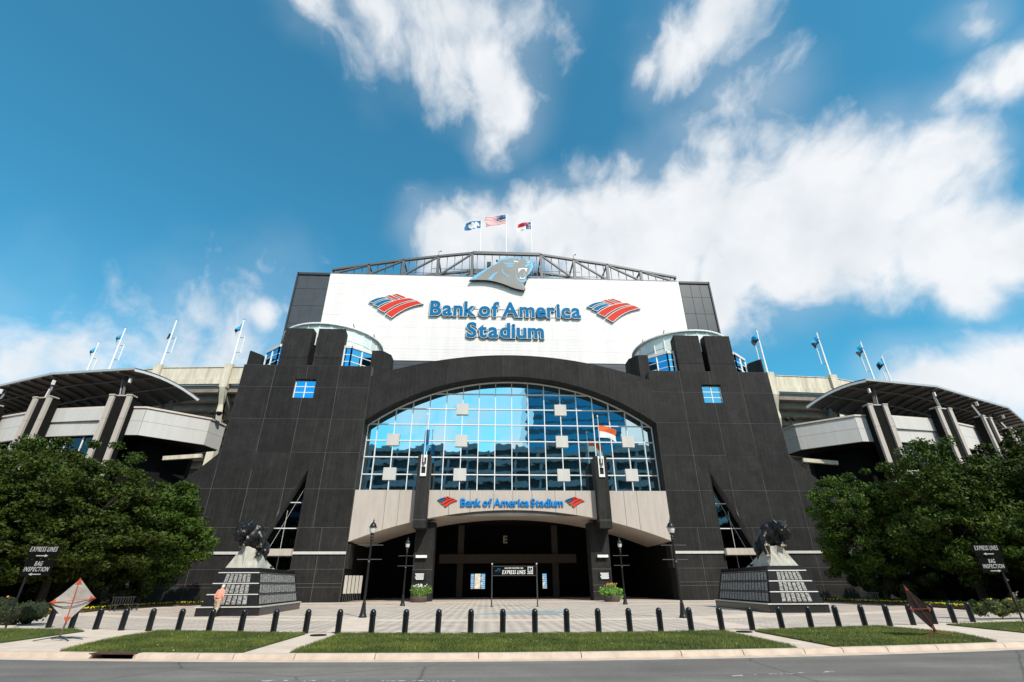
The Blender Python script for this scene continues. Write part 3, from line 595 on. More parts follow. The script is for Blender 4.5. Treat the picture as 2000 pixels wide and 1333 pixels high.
            for j in range(1, 3):
                z = ZT + .06 + j * 1.02; MB().beam((p2.x, p2.y, z), (q2.x, q2.y, z), .11, .11).build('transom', WHITEMETAL, by)
            MB().beam((p2.x, p2.y, 31.12), (q2.x, q2.y, 31.12), .3, .36).build('head_beam', mat('pinkish_white', (.72, .66, .62), .6, var=.05), by)
        roof = [A, B, C_, (A[0], 3.4)]
        MB().prism([(s * a, b) for a, b in roof], 'z', 31.3, 31.42).build('roof', WHITEMETAL, by)
        MB().prism([(s * a, b + .2) for a, b in roof], 'z', ZT + .01, ZT + .05).build('floor', SHADOWWALL, by)
    for x0, x1 in ((17.0, 19.4), (34.75, 35.9)):
        bl = part('parapet_block', tw)
        MB().prism([(s * x0, 2.6), (s * (x0 + .95), 1.2), (s * x1, 1.2), (s * x1, 4.5), (s * x0, 4.5)], 'z', 26.4 if x0 < 20 else ZT - .6, 30.75 if x0 < 20 else 30.4).build('wall', GRANITE, bl)
    # glass drum and dome
    dm = part('glass_dome', tw); cx, cy, rr, zr = s * 27.35, 8.7, 7.1, 35.0
    n = 20
    for i in range(n):
        a0 = math.pi * (.78 + 1.44 * i / n) ; a1 = math.pi * (.78 + 1.44 * (i + 1) / n) - .012
        for z0, z1 in ((ZT, 30.6), (30.68, 32.9), (32.98, 34.9)):
            v = [(cx + rr * math.cos(a), cy + rr * math.sin(a), z) for z in (z0, z1) for a in (a0, a1)] + [(cx + (rr - .05) * math.cos(a), cy + (rr - .05) * math.sin(a), z) for z in (z0, z1) for a in (a0, a1)]
            MB().add(v, [(0, 1, 3, 2), (4, 6, 7, 5), (0, 4, 5, 1), (2, 3, 7, 6), (0, 2, 6, 4), (1, 5, 7, 3)]).build('pane', DOMEGLASS, dm)
        MB().beam((cx + (rr + .02) * math.cos(a0), cy + (rr + .02) * math.sin(a0), ZT), (cx + (rr + .02) * math.cos(a0), cy + (rr + .02) * math.sin(a0), zr), .12, .12).build('rib', WHITEMETAL, dm)
        m_ = 4; rib = MB(); seg = MB()
        for k in range(m_):
            t0, t1 = 1 - k / m_, 1 - (k + 1) / m_
            q0 = lambda a, t, e=0: (cx + (rr + .25) * t * math.cos(a), cy + (rr + .25) * t * math.sin(a), zr + 1.5 * (1 - t * t) + e)
            seg.add([q0(a0, t0), q0(a1, t0), q0(a1, t1), q0(a0, t1)], [(0, 1, 2, 3)]); rib.beam(q0(a0, t0, .04), q0(a0, t1, .04), .12, .14)
        seg.build('roof_pane', DOMEGLASS, dm); rib.build('roof_rib', WHITEMETAL, dm)
    rim = MB()
    for i in range(40):
        a0, a1 = 2 * math.pi * i / 40, 2 * math.pi * (i + 1) / 40; rim.beam((cx + (rr + .2) * math.cos(a0), cy + (rr + .2) * math.sin(a0), zr), (cx + (rr + .2) * math.cos(a1), cy + (rr + .2) * math.sin(a1), zr), .32, .2)
    rim.build('rim', WHITEMETAL, dm)
    for a in (-.35, -.9): # small davits standing on the rim
        q = Vector((cx - s * (rr + .1) * math.cos(a), cy + (rr + .1) * math.sin(a), zr)); MB().beam(q, q + Vector((s * .2, -.2, .75)), .09, .09).build('davit', STEEL, dm)
# ---- arch
AR = part('arch', ST)
def intr(x): return -4.66 + math.sqrt(31.3 ** 2 - x * x)
def extr(x): return 29.82 - x * x / 104.0
jx = [-18.83, -13.1, -8.9, -5.2, -1.5, 1.5, 5.2, 8.9, 13.1, 18.83]
for a, b in zip(jx[:-1], jx[1:]):
    n = 8; q = [(a + GAP / 2 + (b - a - GAP) * i / n) for i in range(n + 1)]
    panel(AR, [(x, intr(x)) for x in q] + [(x, extr(x)) for x in q][::-1], 0, .05)
n = 48; q = [-18.83 + 37.66 * i / n for i in range(n + 1)]
bk = MB()
for a, b in zip(q[:-1], q[1:]): bk.prism([(a, intr(a) + .01), (b, intr(b) + .01), (b, extr(b) - .01), (a, extr(a) - .01)], 'y', .05, 2.6)
bk.build('wall', GRANITE, AR)
MB().box(-18.83, 18.83, 2.6, 10, 20.5, 26.3).build('roof', SHADOWWALL, AR)
for s in (-1, 1):
    MB().box(*sorted((s * 18.80, s * 19.0)), .07, 2.4, 0, 20.5).build('jamb', GRANITE, AR)
# ---- curtain wall
CW = part('curtain_wall', ST); PIT = 2.19; YG = 2.0
zrow = [11.55, 14.03, 16.2, 18.32, 20.49, 22.64, 24.79, 27.2]
xcol = [-18.8] + [k * PIT for k in range(-8, 9)] + [18.8]
for i in range(len(xcol) - 1):
    for j in range(len(zrow) - 1):
        a, b, z0, z1 = xcol[i] + .05, xcol[i + 1] - .05, zrow[j] + .05, zrow[j + 1] - .05
        xsn = [a + (b - a) * k / 5 for k in range(6)]; top = [(x, min(z1, intr(x) - .06)) for x in xsn]
        if max(t[1] for t in top) < z0 + .12: continue
        poly = [(a, z0), (b, z0)] + [(x, max(z, z0 + .01)) for x, z in top[::-1]]
        me = MB().prism(poly, 'y', 0, .03).mesh('pane', GLASS); cxm, czm = (a + b) / 2, (z0 + z1) / 2
        v = arr(me); v[:, 0] -= cxm; v[:, 2] -= czm; me.vertices.foreach_set('co', v.ravel())
        o = link('pane', me, CW); o.location = (cxm, YG + .06, czm); o.rotation_euler = (random.gauss(0, .0035), 0, random.gauss(0, .0035))
for x in xcol: MB().box(x - .05, x + .05, YG - .10, YG + .05, 11.3, intr(x) - .005).build('mullion', WHITEMETAL, CW)
for z in zrow[1:-1]:
    h = 18.8
    while intr(h) < z + .05: h -= .05
    for s in (-1, 1): MB().box(*sorted((0, s * h)), YG - .08, YG + .04, z - .06, z + .06).build('transom', WHITEMETAL, CW)
am = MB()
for a, b in zip(q[:-1], q[1:]): am.beam((a * .998, YG - .03, intr(a) - .04), (b * .998, YG - .03, intr(b) - .04), .16, .10)
am.build('arch_frame', WHITEMETAL, CW)
for s in (-1, 1):
    for k, z in ((3, 22.62), (3, 18.32), (3, 14.02), (7, 18.40), (7, 14.07)):
        MB().box(s * k * PIT - .79, s * k * PIT + .79, YG - .22, YG - .085, z - .76, z + .76).build('square_plate', LIGHTPANEL, CW)
# ---- beige fascia and vault over the gate
FA = part('gate_fascia', ST)
def vz(x): return 9.55 - (52.4 - math.sqrt(52.4 ** 2 - x * x))
for seg in ([-18.78, -15.1, -13.5, -11.5], [-10.02, -7.6, -5.1, -2.3, .0, 2.3, 5.1, 7.6, 10.02], [11.5, 13.5, 15.1, 18.78]):
    for a, b in zip(seg[:-1], seg[1:]):
        n = 5; qq = [a + .02 + (b - a - .04) * i / n for i in range(n + 1)]
        MB().prism([(x, vz(x)) for x in qq] + [(b - .02, 11.8), (a + .02, 11.8)], 'y', 0, .25).build('panel', BEIGE, FA)
    MB().prism([(seg[0] + .02, 8.9 if abs(seg[0]) < 11 else 8.3), (seg[-1] - .02, 8.9 if abs(seg[0]) < 11 else 8.3), (seg[-1] - .02, 11.7), (seg[0] + .02, 11.7)] if abs(seg[0]) < 11 else [(x, vz(x) + .05) for x in (seg[0] + .02, seg[1], seg[2], seg[3] - .02)] + [(seg[3] - .02, 11.7), (seg[0] + .02, 11.7)], 'y', .25, .4).build('backing', JOINT, FA)
MB().box(-18.78, 18.78, .4, 1.88, 11.2, 11.5).build('ledge', BEIGE, FA)
vt = MB(); n = 40; qv = [-18.75 + 37.5 * i / n for i in range(n + 1)]
for a, b in zip(qv[:-1], qv[1:]): vt.prism([(a, vz(a) + .005), (b, vz(b) + .005), (b, vz(b) + .3), (a, vz(a) + .3)], 'y', .26, 10)
vt.build('vault_soffit', BEIGE, FA)
for s in (-1, 1):
    pr = part('pier', ST)
    MB().box(*sorted((s * 10.03, s * 11.5)), -1.15, 1.0, 7.45, 15.75).build('shaft', GRANITE, pr)
    MB().box(*sorted((s * 10.01, s * 11.52)), -1.17, .5, 8.28, 8.33).build('joint_line', JOINT, pr)
    br = part('flag_bracket', pr)
    fx = s * 10.75
    for a in (-.36, .24): MB().box(fx + a, fx + a + .12, -1.32, -1.15, 13.2, 15.72).build('bracket_side', WHITEMETAL, br)
    for z in (13.2, 14.3, 15.4): MB().box(fx - .235, fx + .235, -1.31, -1.15, z, z + .32).build('bracket_bar', WHITEMETAL, br)
    lc = part('gate_column', ST)
    MB().box(*sorted((s * 9.15, s * 11.4)), 1.0, 3.2, 0, 8.3).build('shaft', GRANITE, lc)
    for z in (.9, 1.55, 3.2): MB().box(*sorted((s * 9.14, s * 11.41)), .985, 1.2, z, z + .035).build('joint_line', JOINT, lc)
    pq = MB().box(*sorted((s * 9.9, s * 11.2)), .93, 1.0, 2.08, 2.9).build('plaque', None or POLISH, lc)
    for k in range(6): MB().box(s * 10.55 - (.5 - .06 * (k % 3)), s * 10.55 + (.5 - .05 * (k % 2)), .915, .93, 2.74 - k * .11, 2.81 - k * .11).build('plaque_line', PRINTW, lc)
    MB().box(*sorted((s * 9.85, s * 11.1)), .6, 1.0, 4.42, 4.7).build('wall_light', WHITEMETAL, lc)
# ---- gate interior
GI = part('gate_hall', ST)
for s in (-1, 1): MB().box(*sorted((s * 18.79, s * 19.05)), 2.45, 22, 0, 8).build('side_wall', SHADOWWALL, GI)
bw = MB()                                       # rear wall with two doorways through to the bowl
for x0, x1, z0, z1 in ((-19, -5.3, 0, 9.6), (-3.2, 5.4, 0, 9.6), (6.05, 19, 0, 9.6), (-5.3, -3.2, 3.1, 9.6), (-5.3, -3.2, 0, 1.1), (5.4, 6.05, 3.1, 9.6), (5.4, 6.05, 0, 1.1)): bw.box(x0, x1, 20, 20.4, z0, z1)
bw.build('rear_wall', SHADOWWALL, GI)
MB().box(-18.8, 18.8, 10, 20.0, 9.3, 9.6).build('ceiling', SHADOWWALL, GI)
MB().box(-9.6, 9.6, 13.8, 14.4, 4.3, 5.45).build('beam', mat('shaded_beige_paint', (.07, .055, .046), .8, var=.15), GI)  # beige beam, coloured darker to stand for the shade in the hall
for x in (-6.7, 6.7): MB().box(x - .42, x + .42, 14.45, 15.2, 0, 9.3).build('column', mat('shaded_beige_paint', (.07, .055, .046), .8), GI)
for x in (-4.8, -3.8): MB().box(x - .05, x + .05, 19.9, 20.0, 1.1, 3.1).build('door_post', STEEL, GI)
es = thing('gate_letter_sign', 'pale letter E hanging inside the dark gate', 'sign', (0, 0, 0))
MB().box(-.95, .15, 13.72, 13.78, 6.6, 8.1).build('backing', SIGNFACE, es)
lettering(es, 'E', -.72, -.1, 6.85, 1.0, 13.68, [(.03, 0, .03, mat('dim_letter', (.30, .30, .24), .6, var=.1), 'letter')])  # pale letter, darkened in colour for the dim gate hall
# seats beyond the doorways, in the open bowl
SB = part('seating_bank', ST); SEATB = mat('blue_seat', (.02, .25, .55), .5, var=.3, scale=.8)
for k in range(12):
    MB().box(-26, 26, 110 + k * 1.0, 111 + k * 1.0, 0, .6 + k * .55).build('step', CONC, SB)
    for a in range(-5, 5): MB().box(a * 5 + .4 * (k % 3), a * 5 + 3.3, 110.3 + k * 1.0, 110.55 + k * 1.0, .6 + k * .55, .95 + k * .55).build('seat_row', SEATB, SB)
# ---- sign wall
SW = part('sign_wall', ST); YS = 17.0
nx, nz = 13, 8; zb, zt = 36.45, 54.15
for i in range(nx):
    for j in range(nz):
        x0 = -33.4 + 66.8 * i / nx; x1 = -33.4 + 66.8 * (i + 1) / nx; z0 = zb + (zt - zb) * j / nz; z1 = zb + (zt - zb) * (j + 1) / nz
        MB().prism(inset_rect(x0, x1, z0, z1, .02), 'y', YS, YS + .08).build('panel', RIB, SW)
MB().box(-33.4, 33.4, YS + .03, YS + .5, zb, zt).build('backing', WHITE, SW)
MB().box(-30.0, 30.0, YS + .1, YS + .5, 26, zb - .02).build('lower_band', DARKPANEL, SW)
for z in (34.9, 35.7): MB().box(-30, 30, YS + .06, YS + .1, z, z + .03).build('band_joint', STEEL, SW)
for s in (-1, 1):
    sp = part('side_panel', SW)
    xe = [33.45, 35.55, 37.35, 39.2]; ze = [26, 32, 36, 39.7, 43.4, 47.05, 50.7, 53.7]
    for a, b in zip(xe[:-1], xe[1:]):
        for c, d in zip(ze[:-1], ze[1:]): MB().prism([(s * x, z) for x, z in inset_rect(a, b, c, d, .07)], 'y', YS + .02, YS + .1).build('panel', DARKPANEL, sp)
    MB().box(*sorted((s * 33.43, s * 39.2)), YS + .1, YS + .5, 26, 54.1).build('backing', STEEL, sp)
    MB().box(*sorted((s * 33.43, s * 39.35)), YS - .2, YS + .5, 53.75, 54.2).build('top_frame', DARKPANEL2, sp)
    MB().box(*sorted((s * 39.2, s * 39.45)), YS - .2, YS + 3, 26, 54.2).build('side_frame', DARKPANEL2, sp)
# ---- roof truss
TR = part('roof_truss', ST)
tx = [-33.5, -26.75, -20.2, -13.55, -6.9, 6.75, 13.3, 19.9, 26.5, 33.5]; tz = [55.7, 57.1, 58.4, 59.5, 60.5, 60.5, 59.5, 58.5, 57.15, 55.85]; ZB = 54.75
for yy in (18.0, 24.0):
    for i in range(len(tx) - 1):
        MB().beam((tx[i], yy, tz[i] + (.08 if i == 4 else 0)), (tx[i + 1], yy, tz[i + 1] + (.08 if i == 4 else 0)), .5, .62 if i == 4 else .42).build('top_chord', STEEL, TR)
        if i != 4:
            a, b = (i, i + 1) if i < 4 else (i + 1, i)
            MB().beam((tx[a], yy, ZB), (tx[b], yy, tz[b] - .1), .34, .3).build('diagonal', STEEL, TR)
    for i in range(1, len(tx) - 1): MB().beam((tx[i], yy, ZB), (tx[i], yy, tz[i]), .5, .5).build('post', STEEL, TR)
    MB().beam((-33.5, yy, ZB), (33.5, yy, ZB), .4, .4).build('bottom_chord', STEEL, TR)
for i in range(len(tx)): MB().beam((tx[i], 18, tz[i]), (tx[i], 24, tz[i]), .25, .3).build('cross_beam', STEEL, TR)
def chord(x):
    for i in range(len(tx) - 1):
        if tx[i] <= x <= tx[i + 1]: t = (x - tx[i]) / (tx[i + 1] - tx[i]); return tz[i] + (tz[i + 1] - tz[i]) * t
for k in range(-22, 23):
    x = k * 1.48; MB().beam((x, 18.45, ZB), (x, 18.45, chord(x) - .1), .11, .11).build('rod', STEEL, TR)
for z, w in ((56.3, 29), (57.3, 24.), (58.4, 18.0)): MB().beam((-w + 3, 20.6, z), (w - 3, 20.6, z), .08, .08).build('rail', STEEL, TR)
MB().beam((-6.9, 20.2, 57.4), (6.75, 20.2, 57.4), .3, .5).build('walkway', STEEL, TR)
for x in (-3.6, 3.8): MB().box(x - .4, x + .4, 20, 20.6, 57.6, 60).build('speaker_box', SIGNBLACK, TR)
# ---- wings
BP = [(40.3, 8.2), (40.8, 5.25), (46.5, .7), (51.1, .72), (60.2, 2.2), (69, 5.75), (79, 11.5), (90, 19.5), (102, 30)]
EV = [(48.45, -1.0), (60.3, 1.1), (70.9, 5.8), (79.7, 9.6), (89.3, 16.3), (103, 28)]
EIN = [(-6.15, 4.7), (-3.0, 8.6), (-3.6, 8.6), (-4.4, 8.2), (-5.2, 7.6), (-5.8, 7.2)]
QP = [(36.0, 21.0), (43, 21.1), (49.5, 21.4), (62.2, 22.2), (73.6, 26.0), (83.0, 32.3), (93, 41.5)]
def offs(P, d):
    out = []
    for i in range(len(P)):
        a = Vector(P[max(0, i - 1)]); c = Vector(P[min(len(P) - 1, i + 1)]); t = (c - a).normalized(); out.append((P[i][0] - t.y * d, P[i][1] + t.x * d))
    return out
for s in (-1, 1):
    wg = part('concourse_wing', ST)
    S2 = lambda P: [(s * x, y) for x, y in P]
    tr = part('terrace', wg)
    inn = offs(BP, .35); inn2 = offs(BP, 8.0)
    for i in range(len(BP) - 1):
        a, b, c, d = BP[i], BP[i + 1], inn[i + 1], inn[i]
        for z0, z1, k in ((18.4, 20.17, 0), (20.2, 21.8, .0)):
            pp = [a, b, c, d]
            if i == 3 and z0 > 20: pp = [(a[0] + .6, a[1] - .2), (b[0] - .5, b[1] - .25), c, d]
            t = Vector((b[0] - a[0], b[1] - a[1])).normalized() * .02
            MB().prism(S2([(pp[0][0] + t.x, pp[0][1] + t.y), (pp[1][0] - t.x, pp[1][1] - t.y), (c[0] - t.x, c[1] - t.y), (d[0] + t.x, d[1] + t.y)]), 'z', z0, z1).build('panel', LIGHTPANEL, tr)
        oo = offs(BP, -.15)
        MB().prism(S2([oo[i], oo[i + 1], offs(BP, .45)[i + 1], offs(BP, .45)[i]]), 'z', 21.83, 22.05).build('coping', mat('pinkish_coping', (.62, .53, .47), .7, var=.1), tr)
        MB().prism(S2([inn[i], inn[i + 1], inn2[i + 1], inn2[i]]), 'z', 18.3, 18.9).build('floor', SHADOWWALL, tr)
        w1 = offs(BP, 5.5 if i > 2 else 3.5); w2 = offs(BP, 6)
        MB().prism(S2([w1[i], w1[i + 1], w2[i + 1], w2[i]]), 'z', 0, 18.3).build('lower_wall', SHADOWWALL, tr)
    # window band below the second bay
    for i in (3, 4, 5):
        a, b = Vector(offs(BP, .5)[i]), Vector(offs(BP, .5)[i + 1]); nwin = 4
        for k in range(nwin):
            p = a.lerp(b, k / nwin + .01); qd = a.lerp(b, (k + 1) / nwin - .01); e = (qd - p).normalized(); nn = Vector((-e.y, e.x)) * .05
            MB().prism(S2([tuple(p), tuple(qd), tuple(qd + nn), tuple(p + nn)]), 'z', 14.9, 18.2).build('pane', GLASSDARK, tr)
            MB().beam((s * p.x, p.y - .06, 14.8), (s * p.x, p.y - .06, 18.3), .14, .14).build('mullion', WHITEMETAL, tr)
        MB().beam((s * a.x, a.y - .06, 14.8), (s * b.x, b.y - .06, 14.8), .14, .2).build('sill', WHITEMETAL, tr)
        a2, b2 = offs(BP, .8)[i], offs(BP, .8)[i + 1]; a3, b3 = offs(BP, 1.1)[i], offs(BP, 1.1)[i + 1]
        MB().prism(S2([a2, b2, b3, a3]), 'z', 0, 18.3).build('bay_wall', SHADOWWALL, tr)
    MB().beam((s * 44.9, 4.4, 16.35), (s * 40.6, 5.2, 16.9), .5, .5).build('ledge_beam', CONC, tr)
    # paired column legs
    for x, y, rz in ((49.35, .2, 0), (59.6, 1.3, .22), (69.2, 4.9, .42), (79, 10.6, .55)):
        cl = part('column', wg, (s * x, y, 0)); cl.rotation_euler = (0, 0, s * rz)
        for k in (-1, 1):
            MB().box(k * 1.05 - .3, k * 1.05 + .3, -.72, -.42, 0, 20.1).build('leg', BEIGE, cl)
            MB().box(k * 1.05 - .3, k * 1.05 + .3, -.72, -.42, 20.13, 23.1).build('leg', BEIGE, cl)
            MB().box(k * 1.05 - .36, k * 1.05 + .36, -.78, .3, 23.12, 23.27).build('cap', BEIGE, cl)
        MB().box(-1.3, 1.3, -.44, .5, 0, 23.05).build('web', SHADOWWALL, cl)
        MB().box(-.63, .63, -.5, .5, 23.1, 23.25).build('bearing', BEIGE, cl)
        MB().beam((s * .3, 0, 23.2), (s * 1.6, 1.1, 26.45), .24, .24).build('post', STEEL, cl)
        MB().beam((s * .75, .1, 23.2), (s * 2.1, 1.2, 26.4), .1, .1).build('post_brace', CANOPYTOP, cl)
        MB().box(s * -.1 - .1, s * -.1 + .1, -.4, -.1, 25.0, 25.6).build('camera_housing', WHITEMETAL, cl)
    # canopy
    cn = part('canopy', wg); m = 8
    def cpt(i, f, t, dz=0):
        e = Vector(EV[i]).lerp(Vector(EV[i + 1]), f); v = Vector(EIN[i]).lerp(Vector(EIN[i + 1]), f)
        return (s * (e.x + v.x * t), e.y + v.y * t, 26.5 - 2.3 * t ** 2.0 + dz)
    for i in range(len(EV) - 1):
        for kk in range(2):
            f0, f1 = kk / 2, (kk + 1) / 2
            sh = MB()
            for k in range(m):
                t0, t1 = k / m, (k + 1) / m
                vs = [cpt(i, f0, t0), cpt(i, f1, t0), cpt(i, f1, t1), cpt(i, f0, t1)]; vs += [(x, y, z + .16) for x, y, z in vs]
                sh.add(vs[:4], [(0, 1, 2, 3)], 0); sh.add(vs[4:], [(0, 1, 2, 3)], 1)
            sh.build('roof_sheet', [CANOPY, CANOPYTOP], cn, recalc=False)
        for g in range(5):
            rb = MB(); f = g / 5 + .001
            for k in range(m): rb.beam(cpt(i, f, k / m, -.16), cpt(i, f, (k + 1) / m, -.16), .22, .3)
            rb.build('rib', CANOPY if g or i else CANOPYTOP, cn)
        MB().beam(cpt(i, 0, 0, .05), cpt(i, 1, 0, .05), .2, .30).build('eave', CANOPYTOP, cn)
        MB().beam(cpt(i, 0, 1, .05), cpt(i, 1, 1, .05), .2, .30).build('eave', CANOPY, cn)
        for t in (.3, .62): MB().beam(cpt(i, 0, t, -.36), cpt(i, 1, t, -.36), .14, .16).build('purlin', CANOPY, cn)
        for g in (.25, .75): MB().beam(cpt(i, g, .93, -.2), tuple(np.array(cpt(i, g, .93, -.2)) * [1, 1, 0] + [0, 0, 18.9]), .4, .4).build('rear_post', CANOPY, cn)
    # upper deck: parapet, stepped underside, frames
    ud = part('upper_deck', wg)
    for i in range(len(QP) - 1):
        o0, o1 = offs(QP, 0), offs(QP, .5)
        MB().prism(S2([o0[i], o0[i + 1], o1[i + 1], o1[i]]), 'z', 34.35, 36.5).build('parapet', CONC, ud)
        p0 = offs(QP, -.12)
        MB().prism(S2([p0[i], p0[i + 1], o1[i + 1], o1[i]]), 'z', 33.35, 34.32).build('spandrel', CONC, ud)
        MB().prism(S2([p0[i], p0[i + 1], o1[i + 1], o1[i]]), 'z', 36.52, 36.64).build('coping', CONC, ud)
        for k in range(11):
            a, b = offs(QP, .5 + k * 1.5), offs(QP, .5 + k * 1.5 + 1.9); z = 33.3 - k * 1.12
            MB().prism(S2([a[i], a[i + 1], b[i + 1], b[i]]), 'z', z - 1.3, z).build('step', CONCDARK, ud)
    for j, (x, y) in enumerate(QP[2:]):
        fr = part('frame', ud, (s * x, y, 0))
        MB().box(-.65, .65, -.55, .9, 32.6, 37.05).build('pier', CONC, fr)
        MB().prism([(-.55, 32.6), (1.7, 26.5), (1.7, 25), (.5, 28.5), (.5, 32.6)], 'x', -.5, .5).build('haunch', CONC, fr)
        MB().prism([(1.2, 26.4), (2.6, 26.4), (2.6, 0), (1.2, 0)], 'x', -.6, .6).build('leg', CONC, fr)
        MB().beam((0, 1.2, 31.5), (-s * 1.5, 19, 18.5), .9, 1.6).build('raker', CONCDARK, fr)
# concrete frame leg beside each tower and small fittings
# ------------------------------------------------------------------ signs on the building
LOGO = [  # strips of the striped emblem, drawn on a 3.448x grid (x right, y down), a,b front edge / c,d back edge
    ('blue', [(75, 135), (172, 102), (187, 108), (97, 144)], .07), ('blue', [(107, 155), (207, 116), (226, 124), (136, 166)], .07),
    ('red', [(184, 93), (204, 86), (270, 112), (250, 119)], 0), ('red', [(233, 81), (253, 77), (318, 101), (297, 107)], 0),
    ('red', [(140, 182), (345, 106), (376, 116), (182, 204)], .075), ('red', [(196, 216), (394, 124), (430, 141), (236, 240)], .075)]
def flagscape(parent, x0, x1, z0, z1, y, dep, trim):
    ox, oy, w, h = 75, 77, 355, 163
    for colr, qd, bow in LOGO:
        def tf(P): return [(x0 + (a - ox) / w * (x1 - x0), z1 - (b - oy) / h * (z1 - z0)) for a, b in P]
        flip = [(a, -b) for a, b in qd]
        poly = strip_poly(flip, bow if bow else .0, 8)
        if bow:   # keep the back edge parallel to the front one
            a, b, c, d = [Vector(q) for q in flip]; out = []
            for p, q2 in ((a, b), (d, c)):
                e = q2 - p; nr = Vector((-e.y, e.x)).normalized(); out.append([tuple(p + e * t + nr * (bow * e.length * 4 * t * (1 - t))) for t in [i / 8 for i in range(9)]])
            poly = out[0] + out[1][::-1]
        poly = tf([(a, -b) for a, b in poly])
        st = MB().prism(poly, 'y', y - .03, y).build('stripe', (BLUE if colr == 'blue' else RED), parent)
        if trim:
            c = np.mean(poly, 0); P2 = offset_poly(poly, trim)
            MB().prism(P2, 'y', y, y + dep * .4).build('trim', WHITE, st); MB().prism(offset_poly(poly, trim * 1.1), 'y', y + dep * .4, y + dep).build('return', SIGNBLACK, st)
        else: MB().prism(offset_poly(poly, .015), 'y', y, y + dep).build('return', SIGNBLACK, st)
def offset_poly(P, d):
    P = [Vector(p) for p in P]; n = len(P); A = sum(P[i].x * P[(i + 1) % n].y - P[(i + 1) % n].x * P[i].y for i in range(n)); sg = 1 if A > 0 else -1; out = []
    for i in range(n):
        e0 = (P[i] - P[i - 1]); e1 = (P[(i + 1) % n] - P[i])
        if e0.length < 1e-6 or e1.length < 1e-6: out.append(tuple(P[i])); continue
        e0.normalize(); e1.normalize(); n0 = Vector((e0.y, -e0.x)) * sg; n1 = Vector((e1.y, -e1.x)) * sg; b = n0 + n1
        b = b / max(.25, b.dot(b)) * 2; out.append(tuple(P[i] + b * d))
    return out
BIG = lambda: [(.031, 0, .05, BLUE, 'letter'), (.054, .05, .12, WHITE, 'trim'), (.054, .17, .17, SIGNBLACK, 'return')]
sg = thing('stadium_name_sign', 'large blue letters reading Bank of America Stadium on the white wall', 'sign')
lettering(sg, 'Bank of America', -14.15, 13.6, 45.33, 3.12, 16.55, BIG(), space=.09, gap=.055)
lettering(sg, 'Stadium', -7.35, 6.6, 41.0, 3.05, 16.55, BIG(), gap=.055)
for x0, x1, z in ((-14.1, 13.5, 45.5), (-14.1, 13.5, 47.0), (-7.3, 6.5, 41.2), (-7.3, 6.5, 42.8)): MB().box(x0, x1, 16.93, 16.97, z, z + .07).build('rail', STEEL, sg)
for x0, x1, w in ((-25.2, -15.7, 'left of'), (15.05, 24.75, 'right of')):
    lg = thing('stripe_emblem', 'large red and blue striped flag emblem %s the big blue letters' % w, 'emblem', group='striped emblems on the white wall')
    flagscape(lg, x0, x1, 44.75, 49.75, 16.6, .32, .10)
SM = [(.026, 0, .06, BLUE2, 'letter'), (.034, .06, .06, SIGNBLACK, 'return')]
s2 = thing('gate_name_sign', 'small bright blue letters reading Bank of America Stadium on the beige fascia', 'sign')
lettering(s2, 'Bank of America Stadium', -6.22, 6.02, 9.93, .90, -.18, SM, space=.12, gap=.04)
for x0, x1, w in ((-8.95, -6.65, 'left of'), (6.30, 8.6, 'right of')):
    lg = thing('stripe_emblem', 'small red and blue striped flag emblem %s the small letters over the gate' % w, 'emblem', group='striped emblems on the fascia')
    flagscape(lg, x0, x1, 9.85, 11.05, -.12, .11, 0)
# snarling cat head emblem, drawn on a 7.84x grid
CAT = [(290, 1100), (330, 1062), (400, 1005), (480, 950), (600, 878), (745, 818), (715, 800), (690, 770), (780, 755), (830, 735), (900, 724), (1000, 728), (1070, 738), (1130, 745), (1160, 758), (1200, 760), (1285, 792), (1268, 832), (1262, 880), (1240, 930), (1200, 985), (1165, 1018), (1155, 1085), (1108, 1132), (1132, 1210), (1112, 1232), (1000, 1212), (920, 1188), (850, 1160), (770, 1135), (700, 1115), (620, 1100), (550, 1092), (420, 1090)]
CATB = [
    [(296, 1096), (330, 1064), (400, 1007), (480, 953), (600, 881), (748, 820), (720, 832), (640, 875), (560, 925), (480, 990), (420, 1040), (380, 1078)],
    [(695, 772), (782, 757), (832, 738), (900, 727), (1000, 731), (1070, 741), (1062, 775), (1035, 750), (985, 742), (900, 748), (850, 765), (790, 776), (735, 790)],
    [(735, 792), (750, 812), (720, 832), (705, 812)],
    [(1130, 748), (1160, 762), (1200, 764), (1280, 794), (1262, 808), (1215, 798), (1150, 785)],
    [(800, 822), (905, 818), (1005, 835), (900, 832), (810, 836)], [(810, 852), (900, 846), (990, 858), (900, 862)], [(820, 876), (900, 868), (980, 872), (900, 882)],
    [(785, 900), (800, 960), (850, 1010), (925, 1035), (860, 1028), (805, 990), (780, 945)],
    [(740, 955), (690, 990), (645, 1040), (625, 1085), (565, 1082), (610, 1030), (670, 980)],
    [(1085, 822), (1130, 862), (1170, 832), (1215, 820), (1262, 800), (1262, 880), (1240, 930), (1205, 978), (1170, 1012), (1200, 940), (1222, 880), (1222, 845), (1190, 850), (1150, 880), (1125, 862), (1100, 845)],
    [(1005, 940), (998, 1000), (1020, 1060), (1060, 1090), (1110, 1085), (1150, 1060), (1152, 1085), (1115, 1108), (1060, 1108), (1015, 1075), (992, 1010)],
    [(1112, 935), (1125, 985), (1145, 1020), (1150, 1055), (1130, 1020), (1115, 985)],
    [(1068, 1135), (1098, 1150), (1125, 1205), (1112, 1195), (1100, 1170)]]
